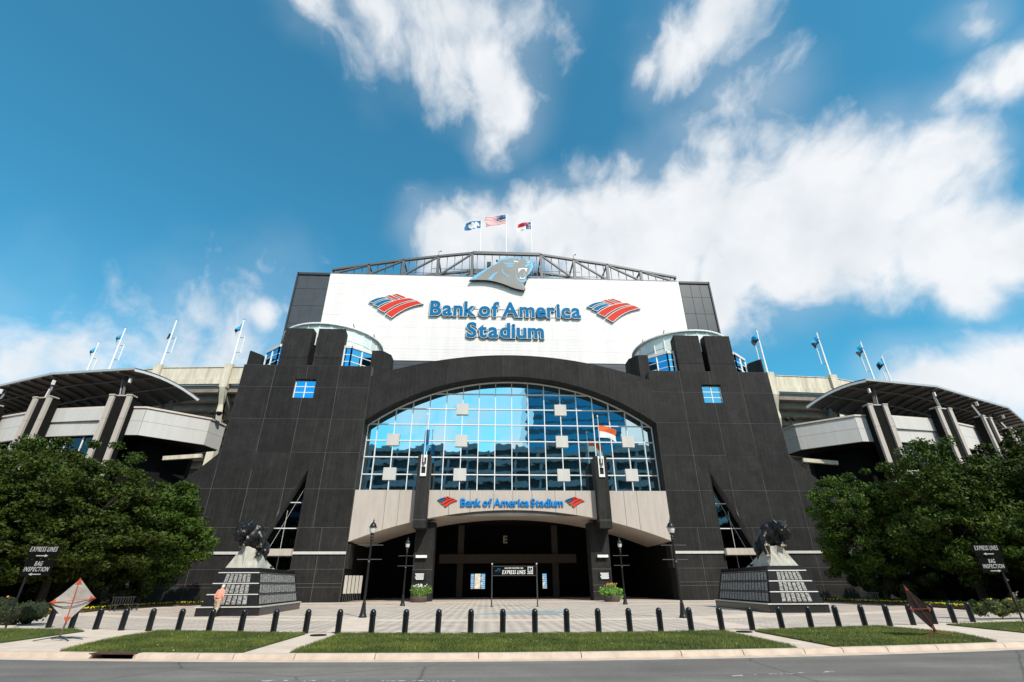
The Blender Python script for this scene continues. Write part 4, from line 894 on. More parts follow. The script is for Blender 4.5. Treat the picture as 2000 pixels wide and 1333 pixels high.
CATW = [[(960, 782), (1010, 785), (1052, 806), (1000, 800), (965, 798)], [(1160, 806), (1222, 798), (1195, 812), (1165, 815)],
        [(1030, 905), (1090, 895), (1175, 897), (1160, 930), (1150, 960), (1135, 915), (1080, 912), (1045, 950), (1035, 975), (1033, 935)],
        [(1058, 1018), (1075, 1050), (1110, 1050), (1128, 1030), (1135, 1052), (1110, 1064), (1040, 1060), (1060, 1045)]]
def cat(parent, tf, axis, c0, mats, dep):
    """tf maps drawing points; layers stack along axis from c0 with sign of dep"""
    hd = MB().prism(tf(CAT), axis, c0, c0 + dep).build('head', mats[0], parent)
    e = -.012 if dep > 0 else .004
    for P in CATB: MB().prism(tf(P), axis, c0 + e, c0).build('blue_mark', mats[1], hd)
    if mats[2]:
        for P in CATW: MB().prism(tf(P), axis, c0 + 2 * e, c0).build('white_mark', mats[2], hd)
    return hd
em = thing('cat_head_emblem', 'huge grey and light blue snarling cat head emblem on top of the white wall', 'emblem')
bigtf = lambda P: [(-7.16 + (a - 290) * .012455, 58.47 - (b - 725) * .01487) for a, b in P]
cat(em, bigtf, 'y', 16.2, (PANGREY, PANBLUE, PRINTW), .12)
MB().prism(offset_poly(bigtf(CAT), .04), 'y', 16.32, 16.75).build('return', SIGNBLACK, em)
for x in (-4, 0, 3): MB().box(x - .1, x + .1, 16.75, 18, 55.0, 55.2).build('bracket', STEEL, em)
for k in range(3): MB().beam((5.0, 16.3, 56.8 - k * .22), (6.6, 16.3, 56.72 - k * .26), .05, .05).build('whisker', PANBLUE, em)
# the same head painted on the plaza paving
gp = thing('plaza_emblem', 'faded blue cat head emblem painted flat on the plaza paving', 'painted emblem')
gtf = lambda P: [(-4.0 + (a - 290) * .0066, -21.0 - (b - 725) * .0112) for a, b in P]
FADEG = mat('faded_grey_paint', (.30, .29, .28), .85, var=.2, scale=2); FADEB = mat('faded_blue_paint', (.26, .44, .52), .85, var=.2, scale=2)
cat(gp, gtf, 'z', .012, (FADEG, FADEB, None), -.001)
# ------------------------------------------------------------------ flags
USB, USR, USW = mat('flag_navy', (.03, .05, .16), .8, var=.2), mat('flag_red', (.58, .015, .025), .8, var=.1), mat('flag_white', (.8, .8, .8), .8, var=.04)
FBLUE, FBLK, FCY = mat('flag_blue', (.02, .13, .30), .8, var=.3), mat('flag_black', (.01, .012, .015), .8, var=.1), mat('flag_cyan', (.02, .33, .62), .8, var=.2)
FORANGE = mat('flag_orange', (.70, .12, .03), .8, var=.12)
def star_dots(m):
    nt = m.node_tree; N, L = nt.nodes, nt.links; p = N['Principled BSDF']; tc = N.new('ShaderNodeTexCoord'); v = N.new('ShaderNodeTexVoronoi'); v.inputs['Scale'].default_value = 4.5; v.inputs['Randomness'].default_value = .2; L.new(tc.outputs['Object'], v.inputs['Vector'])
    r = N.new('ShaderNodeValToRGB'); r.color_ramp.interpolation = 'CONSTANT'; r.color_ramp.elements[0].color = (.8, .8, .8, 1); r.color_ramp.elements[1].position = .3; r.color_ramp.elements[1].color = (.03, .05, .16, 1); L.new(v.outputs['Distance'], r.inputs[0]); L.new(r.outputs[0], p.inputs['Base Color'])
USC = mat('flag_canton', (.03, .05, .16), .8, var=0); star_dots(USC)
def flag_mesh(w, h, nx_, nz_, fn, mats, sag=.1, wave=.15, seed=1, curl=0.):
    """cloth flying to -x from the hoist at x=0, top at z=0"""
    r = random.Random(seed); ph = r.random() * 6; b = MB(); vs = []
    for i in range(nx_ + 1):
        for j in range(nz_ + 1):
            u, v = i / nx_, j / nz_
            y = wave * math.sin(u * 7 + ph + v * 1.2) * (.25 + u) + .04 * math.sin(v * 9 + u * 5)
            z = -v * h * (1 - .12 * u * math.sin(ph + 2)) - sag * u * u * w + .05 * h * math.sin(u * 8 + ph) * u - curl * u * v
            vs.append((-u * w * (1 - .04 * math.sin(v * 5 + ph)), y, z))
    k = nz_ + 1
    for i in range(nx_):
        for j in range(nz_): b.f.append((i * k + j, i * k + j + 1, (i + 1) * k + j + 1, (i + 1) * k + j)); b.mi.append(fn((i + .5) / nx_, (j + .5) / nz_))
    b.v = vs; me = b.mesh('flag', mats, smooth=True, recalc=False); return me
def pole(t, h, r, m=WHITEMETAL):
    MB().lathe([(r * 1.3, 0), (r, .3), (r * .7, h), (r * .9, h + .02), (r * 1.2, h + .1), (0.01, h + .22)], n=10).build('pole', m, t, True)
us = lambda u, v: 2 if (u < .42 and v < 7 / 13) else int(v * 13) % 2
nc = lambda u, v: 2 if u < .36 else (0 if v < .5 else 1)
pan = lambda u, v: 1 if ((u - .45) / .35) ** 2 + ((v - .55) / .38) ** 2 < 1 + .5 * math.sin(u * 23 + v * 9) else 0
team = lambda u, v: 1 if (v > .45 + .3 * math.sin(u * 5) and u > .2) else 0
for x, zb_, top, w, h, fn, mm, lab, sd in ((-5.4, 60.9, 69.4, 3.3, 2.0, pan, [FBLUE, USW], 'white rooftop flagpole flying a blue and white flag, leftmost of three', 3),
        (-.2, 60.9, 71.1, 4.3, 2.3, us, [USR, USW, USC], 'tallest rooftop flagpole flying the stars and stripes', 5), (5.0, 60.9, 69.4, 2.8, 1.9, nc, [USR, USW, USC], 'rooftop flagpole flying a red, white and blue state flag, rightmost of three', 8)):
    t = thing('roof_flagpole', lab, 'flagpole', (x, 18.2, zb_), group='flagpoles on the roof truss')
    pole(t, top - zb_, .10); o = link('flag', flag_mesh(w, h, 26, 26, fn, mm, .06, .22, sd), t, (-.1, 0, top - zb_ - .3)); o.rotation_euler = (0, 0, R(-12))
wp = [(49.8, 22.2), (62.6, 22.9), (74.3, 26.5), (83.7, 32.9)]
names = ['nearest the entrance tower', 'second from the tower', 'third from the tower', 'farthest from the tower']
for s, side in ((-1, 'left'), (1, 'right')):
    for i, (x, y) in enumerate(wp):
        t = thing('wing_flagpole', 'pale flagpole with a small blue flag on the %s wing, %s' % (side, names[i]), 'flagpole', (s * x, y, 36.7), group='flagpoles along the wing parapets')
        pole(t, 10.0, .19, WHITEMETAL)
        MB().tube((s * -1.0, 0, 3.0), (s * -1.0, 0, 6.4), .10, n=8).build('light_tube', WHITEMETAL, t)
        for z in (3.2, 6.2): MB().beam((0, 0, z), (s * -1.0, 0, z), .07, .07).build('arm', STEEL, t)
        if not (s < 0 and i == 1):
            o = link('flag', flag_mesh(1.8, 1.4, 10, 8, team, [FCY, FBLK], .5, .22, 20 + i + 5 * (s > 0)), t, (-.15, 0, 9.2 if s > 0 or i else 9.3)); o.rotation_euler = (0, R(-18), R(-25))
        else: link('flag', flag_mesh(.5, 1.1, 4, 6, lambda u, v: 1, [FCY, FBLK], .3, .1, 4), t, (-.15, 0, 7.2))
for s, lab in ((-1, 'short flagpole on the left pier with a dark flag hanging limp'), (1, 'short flagpole on the right pier flying an orange and white flag')):
    t = thing('pier_flagpole', lab, 'flagpole', (s * 10.75, -1.5, 14.8), group='flagpoles on the gate piers')
    MB().lathe([(.07, 0), (.05, 5.8), (.09, 5.85), (.1, 5.95), (.02, 6.1)], n=8).build('pole', WHITEMETAL, t, True)
    MB().box(-.12, .12, -.02, .3, -.3, .3).build('socket', STEEL, t)
    if s > 0:
        o = link('flag', flag_mesh(2.0, 1.55, 14, 10, lambda u, v: 0 if v < .48 else 1, [FORANGE, USW], .38, .2, 6), t, (.08, 0, 4.75)); o.scale = (-1, 1, 1); o.rotation_euler = (0, 0, R(-8))
    else: link('flag', flag_mesh(.55, 2.6, 5, 10, lambda u, v: 0 if v < .75 else 1, [FBLUE, FCY], .2, .16, 9), t, (.45, 0, 4.0))
# ------------------------------------------------------------------ bollards
bol0 = thing('bollard', '', 'bollard', group='bollards along the curved plaza edge')
MB().lathe([(.115, 0), (.115, .60), (.112, .62)], n=20).build('shaft', BLACK, bol0, True)
MB().lathe([(.128, .615), (.132, .63), (.128, .655), (.118, .66)], n=20).build('ring', BLACK, bol0, True)
MB().lathe([(.112, .655), (.116, .70), (.110, .76), (.085, .81), (.045, .837), (.004, .845)], n=20).build('dome_cap', BLACK, bol0, True)
ORD = 'first second third fourth fifth sixth seventh eighth ninth tenth eleventh twelfth thirteenth fourteenth fifteenth sixteenth seventeenth eighteenth nineteenth twentieth'.split()
def ordn(i, n):
    if i < 17: return '%s from the left end' % ORD[i]
    return '%s from the right end' % ORD[n - 1 - i]
BX = [-23.1, -21.6, -20.1, -18.65, -17.2, -15.75, -14.3, -12.87, -11.45, -10.1, -8.78, -7.45, -6.14, -4.86, -3.6, -2.36, -1.12, .12, 1.36, 2.6, 3.84, 5.1, 6.4, 7.72, 9.08, 10.46, 11.84, 13.22, 14.6, 16.0, 17.4, 18.78, 20.17]; nb = len(BX)
for i in range(nb):
    o = bol0 if i == 0 else copy_tree(bol0)
    o.location = (BX[i], arc_y(BX[i]), 0); o.rotation_euler = (random.gauss(0, .006), random.gauss(0, .006), random.random() * 6)
    o['label'] = 'black dome topped bollard, %s of the curved row' % ordn(i, nb)
# ------------------------------------------------------------------ lamp posts
LAMPG = mat('lamp_globe', (.55, .55, .52), .12, var=.2, scale=8, spec=.6)
lm = thing('lamp_post', '', 'lamp post', group='black lamp posts on the plaza')
MB().lathe([(.23, 0), (.23, .06), (.20, .12), (.17, .22), (.12, .55), (.10, .72), (.11, .76), (.085, .80)], n=14).build('base', IRON, lm, True)
MB().lathe([(.075, .78), (.055, 4.1), (.09, 4.12), (.10, 4.2), (.07, 4.26)], n=12).build('pole', IRON, lm, True)
MB().lathe([(.07, 4.24), (.11, 4.34), (.07, 4.42), (.13, 4.50), (.145, 4.56)], n=12).build('fitter', IRON, lm, True)
MB().lathe([(.14, 4.55), (.19, 4.68), (.205, 4.82), (.19, 4.90)], n=14).build('globe', LAMPG, lm, True)
MB().lathe([(.27, 4.885), (.27, 4.91), (.205, 4.93), (.19, 5.02), (.12, 5.14), (.05, 5.19), (.035, 5.23), (.06, 5.26), (.03, 5.32), (.005, 5.42)], n=14).build('cap', IRON, lm, True)
for z in (3.07, 3.87):
    for s in (-1, 1): MB().beam((s * .05, 0, z), (s * .74, 0, z), .035, .035).build('banner_arm', STEEL, lm)
MB().ball((0, -.07, 2.95), .07).build('outlet_box', STEEL, lm)
for i, (x, y, w, sc_) in enumerate(((-10.12, -27.6, 'nearer left lamp post, in front of the beige fascia end', 1.0), (-10.4, -10.9, 'farther left lamp post, beside the flower tub', 1.05), (9.65, -10.7, 'farther right lamp post, beside the flower tub', 1.05), (7.78, -30.2, 'nearer right lamp post, against the right tower', .95))):
    o = lm if i == 0 else copy_tree(lm); o.location = (x, y, .003); o.scale = (1, 1, sc_); o['label'] = 'black acorn lamp post, ' + w
# ------------------------------------------------------------------ welcome sign
ws = thing('welcome_sign', 'black express lines banner sign on two poles in front of the gate', 'sign', (-.62, -14.3, 0))
for s in (-1, 1):
    MB().tube((s * 1.92, 0, 0), (s * 1.92, 0, 3.2), .055, n=10).build('post', mat('sign_post_metal', (.09, .09, .095), .4, metal=.5, var=.1), ws); MB().ball((s * 1.92, 0, 3.25), .075).build('finial', SILVER, ws)
    MB().lathe([(.16, 0), (.16, .02), (.07, .04)], (s * 1.92, 0, 0), 12).build('foot', IRON, ws)
MB().box(-1.84, 1.84, -.03, .03, 2.36, 3.06).build('board', SIGNFACE, ws)
for z in (2.33, 3.06): MB().box(-1.86, 1.86, -.04, .04, z, z + .03).build('rail', STEEL, ws)
lettering(ws, 'WELCOME PANTHERS FANS', -.85, .75, 2.86, .12, -.045, [(.012, 0, .012, PRINTW, 'letter')], space=.35, shear=.2)
lettering(ws, 'EXPRESS LINES', -1.05, .95, 2.46, .30, -.045, [(.022, 0, .012, PRINTW, 'letter')], space=.3, shear=.25)
tfw = lambda P: [(-1.66 + (a - 290) * .00046, 2.90 - (b - 725) * .00062) for a, b in P]
for P in CATB: MB().prism(tfw(P), 'y', -.04, -.03).build('cat_mark', mat('print_blue', (.02, .32, .60), .5, var=0), ws)
ic = part('access_symbol', ws)
fr_ = MB(); a0, a1, b0, b1, tk = 1.15, 1.58, 2.58, 3.02, .045
for q_ in ((a0, a1, b0, b0 + tk), (a0, a1, b1 - tk, b1), (a0, a0 + tk, b0 + tk, b1 - tk), (a1 - tk, a1, b0 + tk, b1 - tk)): fr_.box(q_[0], q_[1], -.042, -.03, q_[2], q_[3])
fr_.build('frame', PRINTW, ic)
MB().ball((1.36, -.036, 2.93), (.035, .006, .035)).build('figure_head', PRINTW, ic)
fg = MB().beam((1.36, -.037, 2.89), (1.36, -.037, 2.77), .01, .045).beam((1.36, -.037, 2.77), (1.44, -.037, 2.77), .01, .04).beam((1.44, -.037, 2.78), (1.48, -.037, 2.68), .01, .04)
for i in range(14):
    t0, t1 = R(150 + i * 15), R(150 + (i + 1) * 15); fg.beam((1.36 + .09 * math.cos(t0), -.037, 2.72 + .09 * math.sin(t0)), (1.36 + .09 * math.cos(t1), -.037, 2.72 + .09 * math.sin(t1)), .01, .03)
fg.build('figure', PRINTW, ic)
MB().prism([(1.1, 2.47), (1.5, 2.47), (1.5, 2.44), (1.62, 2.49), (1.5, 2.54), (1.5, 2.51), (1.1, 2.51)], 'y', -.042, -.03).build('arrow', PRINTW, ic)
# direction signs at both ends
DIMW = mat('dimmed_white_print', (.42, .42, .41), .7, var=0)  # white print, dimmed in colour to stand for tree shade
def direction_sign(x, y, mirror, label):
    t = thing('direction_sign', label, 'sign', (x, y, 0), R(-8 * mirror))
    MB().tube((mirror * .35, .05, 0), (mirror * .35, .05, 3.5), .04, n=8).build('post', IRON, t)
    MB().box(-.64, .64, -.02, .02, 2.88, 3.44).build('board', SIGNFACE, t); MB().box(-.60, .60, -.02, .02, 2.12, 2.82).build('board', SIGNFACE, t)
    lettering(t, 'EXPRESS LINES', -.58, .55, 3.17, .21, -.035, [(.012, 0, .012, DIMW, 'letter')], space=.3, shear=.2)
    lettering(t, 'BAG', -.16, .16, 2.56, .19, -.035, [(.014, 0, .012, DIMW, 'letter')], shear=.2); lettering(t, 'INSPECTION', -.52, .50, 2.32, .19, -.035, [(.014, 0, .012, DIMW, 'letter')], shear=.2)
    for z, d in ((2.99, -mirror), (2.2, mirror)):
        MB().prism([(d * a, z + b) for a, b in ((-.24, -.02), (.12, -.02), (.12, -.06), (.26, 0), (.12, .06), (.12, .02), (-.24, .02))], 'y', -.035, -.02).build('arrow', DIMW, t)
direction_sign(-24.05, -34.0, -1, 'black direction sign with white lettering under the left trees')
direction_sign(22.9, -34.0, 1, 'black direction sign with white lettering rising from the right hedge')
# ------------------------------------------------------------------ statue pedestals
def name_mat():
    m = bpy.data.materials.new('engraved_names'); m.use_nodes = True; nt = m.node_tree; N, L = nt.nodes, nt.links; p = N['Principled BSDF']; p.inputs['Roughness'].default_value = .4
    tc = N.new('ShaderNodeTexCoord'); mp = N.new('ShaderNodeMapping'); mp.inputs['Scale'].default_value = (5, 5, 34); L.new(tc.outputs['Object'], mp.inputs[0])
    n = N.new('ShaderNodeTexNoise'); n.inputs['Scale'].default_value = 1.0; n.inputs['Detail'].default_value = 6; n.inputs['Roughness'].default_value = .8; L.new(mp.outputs[0], n.inputs['Vector'])
    r = N.new('ShaderNodeValToRGB'); r.color_ramp.elements[0].position = .42; r.color_ramp.elements[0].color = (.03, .03, .032, 1); r.color_ramp.elements[1].position = .60; r.color_ramp.elements[1].color = (.50, .49, .47, 1); L.new(n.outputs['Fac'], r.inputs[0]); L.new(r.outputs[0], p.inputs['Base Color']); return m
NAMES = name_mat()
def pedestal(x, y, rz, side, label):
    t = thing('statue_pedestal', label, 'pedestal', (x, y, 0), rz, 'stone pedestals of the bronze cats')
    W, D = 3.75, 9.6                                      # origin at the middle of the front edge
    MB().box(-W / 2, W / 2, 0, D, 0, .46).build('plinth', POLISH, t)
    MB().box(-W / 2 - .06, W / 2 + .06, -.06, D + .06, .465, .53).build('plinth_cap', SILVER, t)
    w0, w1, d0, d1, zt_ = 1.68, 1.18, .10, .55, 2.72
    vs = [(-w0, d0, .53), (w0, d0, .53), (w0, D - d0, .53), (-w0, D - d0, .53), (-w1, d1, zt_), (w1, d1, zt_), (w1, D - d1, zt_), (-w1, D - d1, zt_)]
    MB().add(vs, [(3, 2, 1, 0), (4, 5, 6, 7), (0, 1, 5, 4), (1, 2, 6, 5), (2, 3, 7, 6), (3, 0, 4, 7)]).build('body', POLISH, t)
    def pt(face, u, v, e):                                # u across 0..1, v up 0..1 on a battered face, e proud
        z = .53 + (zt_ - .53) * v; w = w0 + (w1 - w0) * v; d = d0 + (d1 - d0) * v
        if face == 0: return (-w + 2 * w * u, d - e, z)
        if face == 1: return (w + e, d + (D - 2 * d) * u, z)
        return (-w - e, d + (D - 2 * d) * u, z)
    def slab(face, u0, u1, v0, v1, e0, e1, nm, m):
        q = [(u0, v0), (u1, v0), (u1, v1), (u0, v1)]; vs = [pt(face, a, b, e1) for a, b in q] + [pt(face, a, b, e0) for a, b in q]
        MB().add(vs, [(0, 1, 2, 3), (7, 6, 5, 4), (0, 4, 5, 1), (1, 5, 6, 2), (2, 6, 7, 3), (3, 7, 4, 0)]).build(nm, m, t)
    lv = [.02, .30, .585, .87]
    for face, cols, u0, u1 in ((0, 6, .22, .82), (1 if side < 0 else 2, 17, .03, .97)):
        for r_ in range(3):
            for c in range(cols):
                a = u0 + (u1 - u0) * c / cols; b = u0 + (u1 - u0) * (c + .74) / cols
                slab(face, a, b, lv[r_] + .03, lv[r_ + 1] - .03, .0, .018, 'name_tile', NAMES)
    for v in lv[1:]:
        slab(0, 0, 1, v - .012, v + .012, .0, .05, 'band', SILVER)
        slab(1 if side < 0 else 2, 0, 1, v - .010, v + .010, .0, .03, 'band', STEEL)
    # rock top: a wedge, high at the front
    r = random.Random(3 if side < 0 else 5)
    base = [(-.98, .65), (.05, .6), (.98, .75), (1.0, 2.8), (.95, 4.6), (.2, 5.0), (-.9, 4.7), (-1.0, 2.9)]
    top = [(-.42, 1.15, 3.95), (.0, 1.02, 4.05), (.38, 1.2, 3.9), (.5, 2.3, 3.75), (.45, 3.9, 3.3), (.1, 4.3, 3.2), (-.4, 3.9, 3.3), (-.5, 2.3, 3.7)]
    b = MB(); n = 8; vs = [(a, c, zt_ + .001) for a, c in base] + top; b.add(vs, [tuple(range(8))[::-1], tuple(range(8, 16))] + [(i, (i + 1) % n, n + (i + 1) % n, n + i) for i in range(n)])
    me = b.mesh('rock', ROCK); bm = bmesh.new(); bm.from_mesh(me); bmesh.ops.triangulate(bm, faces=bm.faces); bmesh.ops.subdivide_edges(bm, edges=bm.edges, cuts=2, use_grid_fill=True)
    for v in bm.verts:
        if v.co.z > zt_ + .02: v.co += Vector((r.gauss(0, .03), r.gauss(0, .03), r.gauss(0, .02)))
    bm.to_mesh(me); bm.free(); link('rock', me, t)
    return t
def cat_statue(x, y, rz, side, label):
    """crouching big cat: head low over the front of the rock, turned outwards; side -1 looks to the left"""
    t = thing('cat_statue', label, 'statue', (x, y, 0), rz, 'bronze cats on pedestals')
    k = side
    def V3(a, b, c):
        b2 = b if b < 1.5 else 1.5 + (b - 1.5) * .50
        return (k * (.1 + (a - .1) * .80), .85 + (b2 - .85) * .78, 4.0 + (c - max(0, b - 2.2) * .14 - 4.0) * .93)
    caps = [
        (V3(.05, 2.2, 5.0), .72, V3(-.05, 3.8, 4.95), .66), (V3(-.05, 3.8, 4.95), .66, V3(-.10, 5.6, 4.55), .70), (V3(-.1, 5.4, 4.5), .72, V3(-.1, 6.1, 4.2), .55),     # trunk, rump
        (V3(.35, 1.9, 5.25), .58, V3(.40, 1.5, 5.35), .52), (V3(.1, 2.0, 5.45), .42, V3(-.35, 2.1, 5.25), .45),                                                  # shoulders
        (V3(.30, 1.8, 5.3), .62, V3(.50, 1.15, 5.25), .58), (V3(.52, 1.1, 5.22), .60, V3(.60, .80, 5.12), .54), (V3(.15, 1.9, 4.7), .75, V3(.30, 1.35, 4.45), .55), (V3(-.25, 2.6, 4.4), .7, V3(.0, 4.2, 4.2), .7),                                               # neck, skull
        (V3(.62, .62, 4.98), .40, V3(.74, .24, 4.78), .29), (V3(.66, .34, 4.98), .24, V3(.72, .12, 4.92), .17),                                                 # muzzle, nose
        (V3(.60, .55, 4.55), .25, V3(.70, .26, 4.42), .17),                                                                                                      # lower jaw
        (V3(.98, .72, 4.90), .26), (V3(.32, .50, 4.90), .26), (V3(.86, .48, 5.28), .17), (V3(.44, .36, 5.28), .17),                                              # cheeks, brows
        (V3(1.02, 1.05, 5.50), .18, V3(1.14, 1.05, 5.66), .10), (V3(.14, .88, 5.55), .18, V3(.04, .86, 5.72), .10),                                                # ears
        (V3(.55, 1.8, 5.0), .40, V3(.62, 1.4, 4.5), .27), (V3(.62, 1.4, 4.5), .25, V3(.42, .95, 4.18), .20), (V3(.42, .95, 4.18), .22, V3(.25, .72, 4.10), .20),   # front leg on the tip
        (V3(-.45, 2.0, 4.9), .42, V3(-.86, 1.55, 4.55), .28), (V3(-.86, 1.55, 4.55), .26, V3(-1.02, 1.15, 4.30), .20), (V3(-1.02, 1.15, 4.30), .22, V3(-1.05, .9, 4.15), .19), (V3(-.95, 1.9, 4.55), .28, V3(-.98, 1.5, 3.9), .2), (V3(-.98, 1.5, 3.9), .2, V3(-.95, 1.2, 3.45), .19),
        (V3(.45, 5.4, 4.5), .5, V3(.72, 4.6, 4.15), .36), (V3(.72, 4.6, 4.15), .3, V3(.66, 5.3, 3.7), .22), (V3(.66, 5.3, 3.7), .2, V3(.66, 4.6, 3.6), .17),
        (V3(-.55, 5.4, 4.5), .5, V3(-.82, 4.6, 4.1), .36), (V3(-.82, 4.6, 4.1), .3, V3(-.72, 5.3, 3.65), .22), (V3(-.72, 5.3, 3.65), .2, V3(-.72, 4.5, 3.55), .17),
        (V3(-.1, 6.4, 4.2), .16, V3(-.4, 7.2, 3.7), .13), (V3(-.4, 7.2, 3.7), .13, V3(-1.0, 7.4, 3.45), .11), (V3(-1.0, 7.4, 3.45), .11, V3(-1.4, 6.8, 3.4), .09)]
    for px_, py_, pz_ in ((.25, .66, 4.06), (-1.05, .84, 4.10), (-.95, 1.1, 3.42)):
        for i in range(4): caps.append((V3(px_ + (i - 1.5) * .105, py_ - .02, pz_), .075, V3(px_ + (i - 1.5) * .12, py_ - .16, pz_ - .07), .05))
    caps = [((c[0], c[1] * .84) if len(c) == 2 else (c[0], c[1] * .84, c[2], c[3] * .84)) for c in caps]
    organic('body', caps, .035, BRONZE, t, 6)
    cl = MB()
    for px_, py_, pz_ in ((.25, .50, 3.99), (-1.05, .68, 4.03), (-.95, .94, 3.35)):
        for i in range(4): cl.tube(V3(px_ + (i - 1.5) * .12, py_, pz_), V3(px_ + (i - 1.5) * .125, py_ - .09, pz_ - .11), .028, .004, 6)
    cl.build('claws', mat('worn_bronze', (.20, .16, .10), .4, metal=.6, var=.3, scale=20), t)
    for dx in (-.11, .11): MB().tube(V3(.73 + dx, .08, 4.66), V3(.73 + dx, .05, 4.42), .035, .006, 6).build('fang', BRONZE, t)
    for sx in (-1, 1):
        for i in range(3): MB().tube(V3(.72 + sx * .22, .12, 4.84 - i * .03), V3(.74 + sx * .80, .10, 4.95 - i * .12), .008, .003, 4).build('whisker', BRONZE, t)
pedestal(-18.98, -25.05, R(4.5), -1, 'black stone pedestal with engraved names and a pale rock top, behind the man')
pedestal(16.80, -26.1, R(-4.0), 1, 'black stone pedestal with engraved names and pale rock top, before the right tower')
cat_statue(-18.98, -25.05, R(4.5), -1, 'dark bronze crouching big cat on the left pedestal, head turned left')
cat_statue(16.80, -26.1, R(-4.0), 1, 'dark bronze crouching big cat on the right pedestal, head turned right')
# ------------------------------------------------------------------ the walking man
SKIN = mat('skin', (.46, .27, .20), .55, var=.08, scale=20); PINKSH = mat('salmon_shirt', (.72, .30, .22), .8, var=.18, scale=14, bump=.4, bscale=14); KHAKI = mat('khaki_cloth', (.46, .35, .25), .85, var=.15, scale=10, bump=.4, bscale=12)
GREYHAIR = mat('white_hair', (.62, .60, .56), .8, var=.15, scale=30); SHOE = mat('dark_shoe', (.03, .025, .02), .5, var=.2); BELT = mat('belt', (.03, .022, .018), .5, var=.1)
pn = thing('person', 'man in a salmon shirt and khaki trousers walking with his back turned, hands low', 'person', (-19.25, -26.0, 0), R(-14))
cap2 = [((0, .02, .98), .15, (0, .05, 1.22), .165), ((0, .05, 1.22), .165, (0, .10, 1.38), .15), ((-.15, .09, 1.40), .075, (.15, .09, 1.40), .075), ((0, .12, 1.42), .065, (0, .17, 1.53), .058),
        ((0, .20, 1.63), (.078, .095, .115)), ((0, .275, 1.585), (.05, .04, .05)), ((0, .30, 1.615), .016), ((-.082, .20, 1.62), (.016, .03, .035)), ((.082, .20, 1.62), (.016, .03, .035)),
        ((-.09, .02, .94), .115, (-.10, .10, .52), .075), ((-.10, .10, .52), .072, (-.10, .0, .10), .045), ((-.10, .0, .07), .05, (-.10, .14, .045), .04),
        ((.09, .0, .94), .115, (.10, -.02, .52), .075), ((.10, -.02, .52), .072, (.10, -.22, .16), .045), ((.10, -.22, .12), .05, (.10, -.10, .045), .04),
        ((-.19, .08, 1.38), .062, (-.25, -.02, 1.12), .048), ((-.25, -.02, 1.12), .045, (-.24, .06, .90), .034), ((.19, .08, 1.38), .062, (.25, .02, 1.12), .048), ((.25, .02, 1.12), .045, (.24, .12, .90), .034)]
for s in (-1, 1):
    hx, hy = s * .24, (.065 if s < 0 else .125)
    cap2 += [((hx, hy, .885), .036, (hx, hy + .01, .82), .038)]
    for i in range(4): cap2 += [((hx, hy + (i - 1.5) * .02, .81), .011, (hx - s * .012, hy + (i - 1.5) * .022 + .012, .755 + abs(i - 1.5) * .008), .009)]
    cap2 += [((hx, hy + .03, .86), .012, (hx - s * .02, hy + .06, .80), .010)]
organic('body', cap2, .014, SKIN, pn, 2)
organic('shirt', [((0, .02, .99), .170, (0, .05, 1.22), .185), ((0, .05, 1.22), .185, (0, .10, 1.38), .165), ((-.15, .09, 1.40), .09, (.15, .09, 1.40), .09), ((0, .12, 1.43), .078, (0, .135, 1.46), .074),
        ((-.19, .08, 1.38), .080, (-.25, -.02, 1.12), .066), ((-.25, -.02, 1.12), .066, (-.242, .05, .93), .052), ((.19, .08, 1.38), .080, (.25, .02, 1.12), .066), ((.25, .02, 1.12), .066, (.242, .11, .93), .052)], .016, PINKSH, pn, 2)
organic('trousers', [((0, .02, .99), .158, (0, .02, .90), .165), ((-.09, .02, .92), .132, (-.10, .10, .52), .095), ((-.10, .10, .52), .092, (-.10, .0, .10), .078), ((.09, .0, .92), .132, (.10, -.02, .52), .095), ((.10, -.02, .52), .092, (.10, -.21, .17), .078)], .016, KHAKI, pn, 2)
MB().lathe([(.172, 0), (.176, .01), (.176, .035), (.172, .045)], (0, .02, .985), 18).build('belt', BELT, pn, True)
organic('hair', [((0, .185, 1.665), (.086, .100, .095)), ((0, .14, 1.61), (.078, .06, .075))], .014, GREYHAIR, pn, 2)
for q in (((-.10, -.03, .05), (-.10, .16, .04)), ((.10, -.25, .10), (.10, -.10, .035))): organic('shoe', [(q[0], .058, q[1], .048)], .014, SHOE, pn, 2)
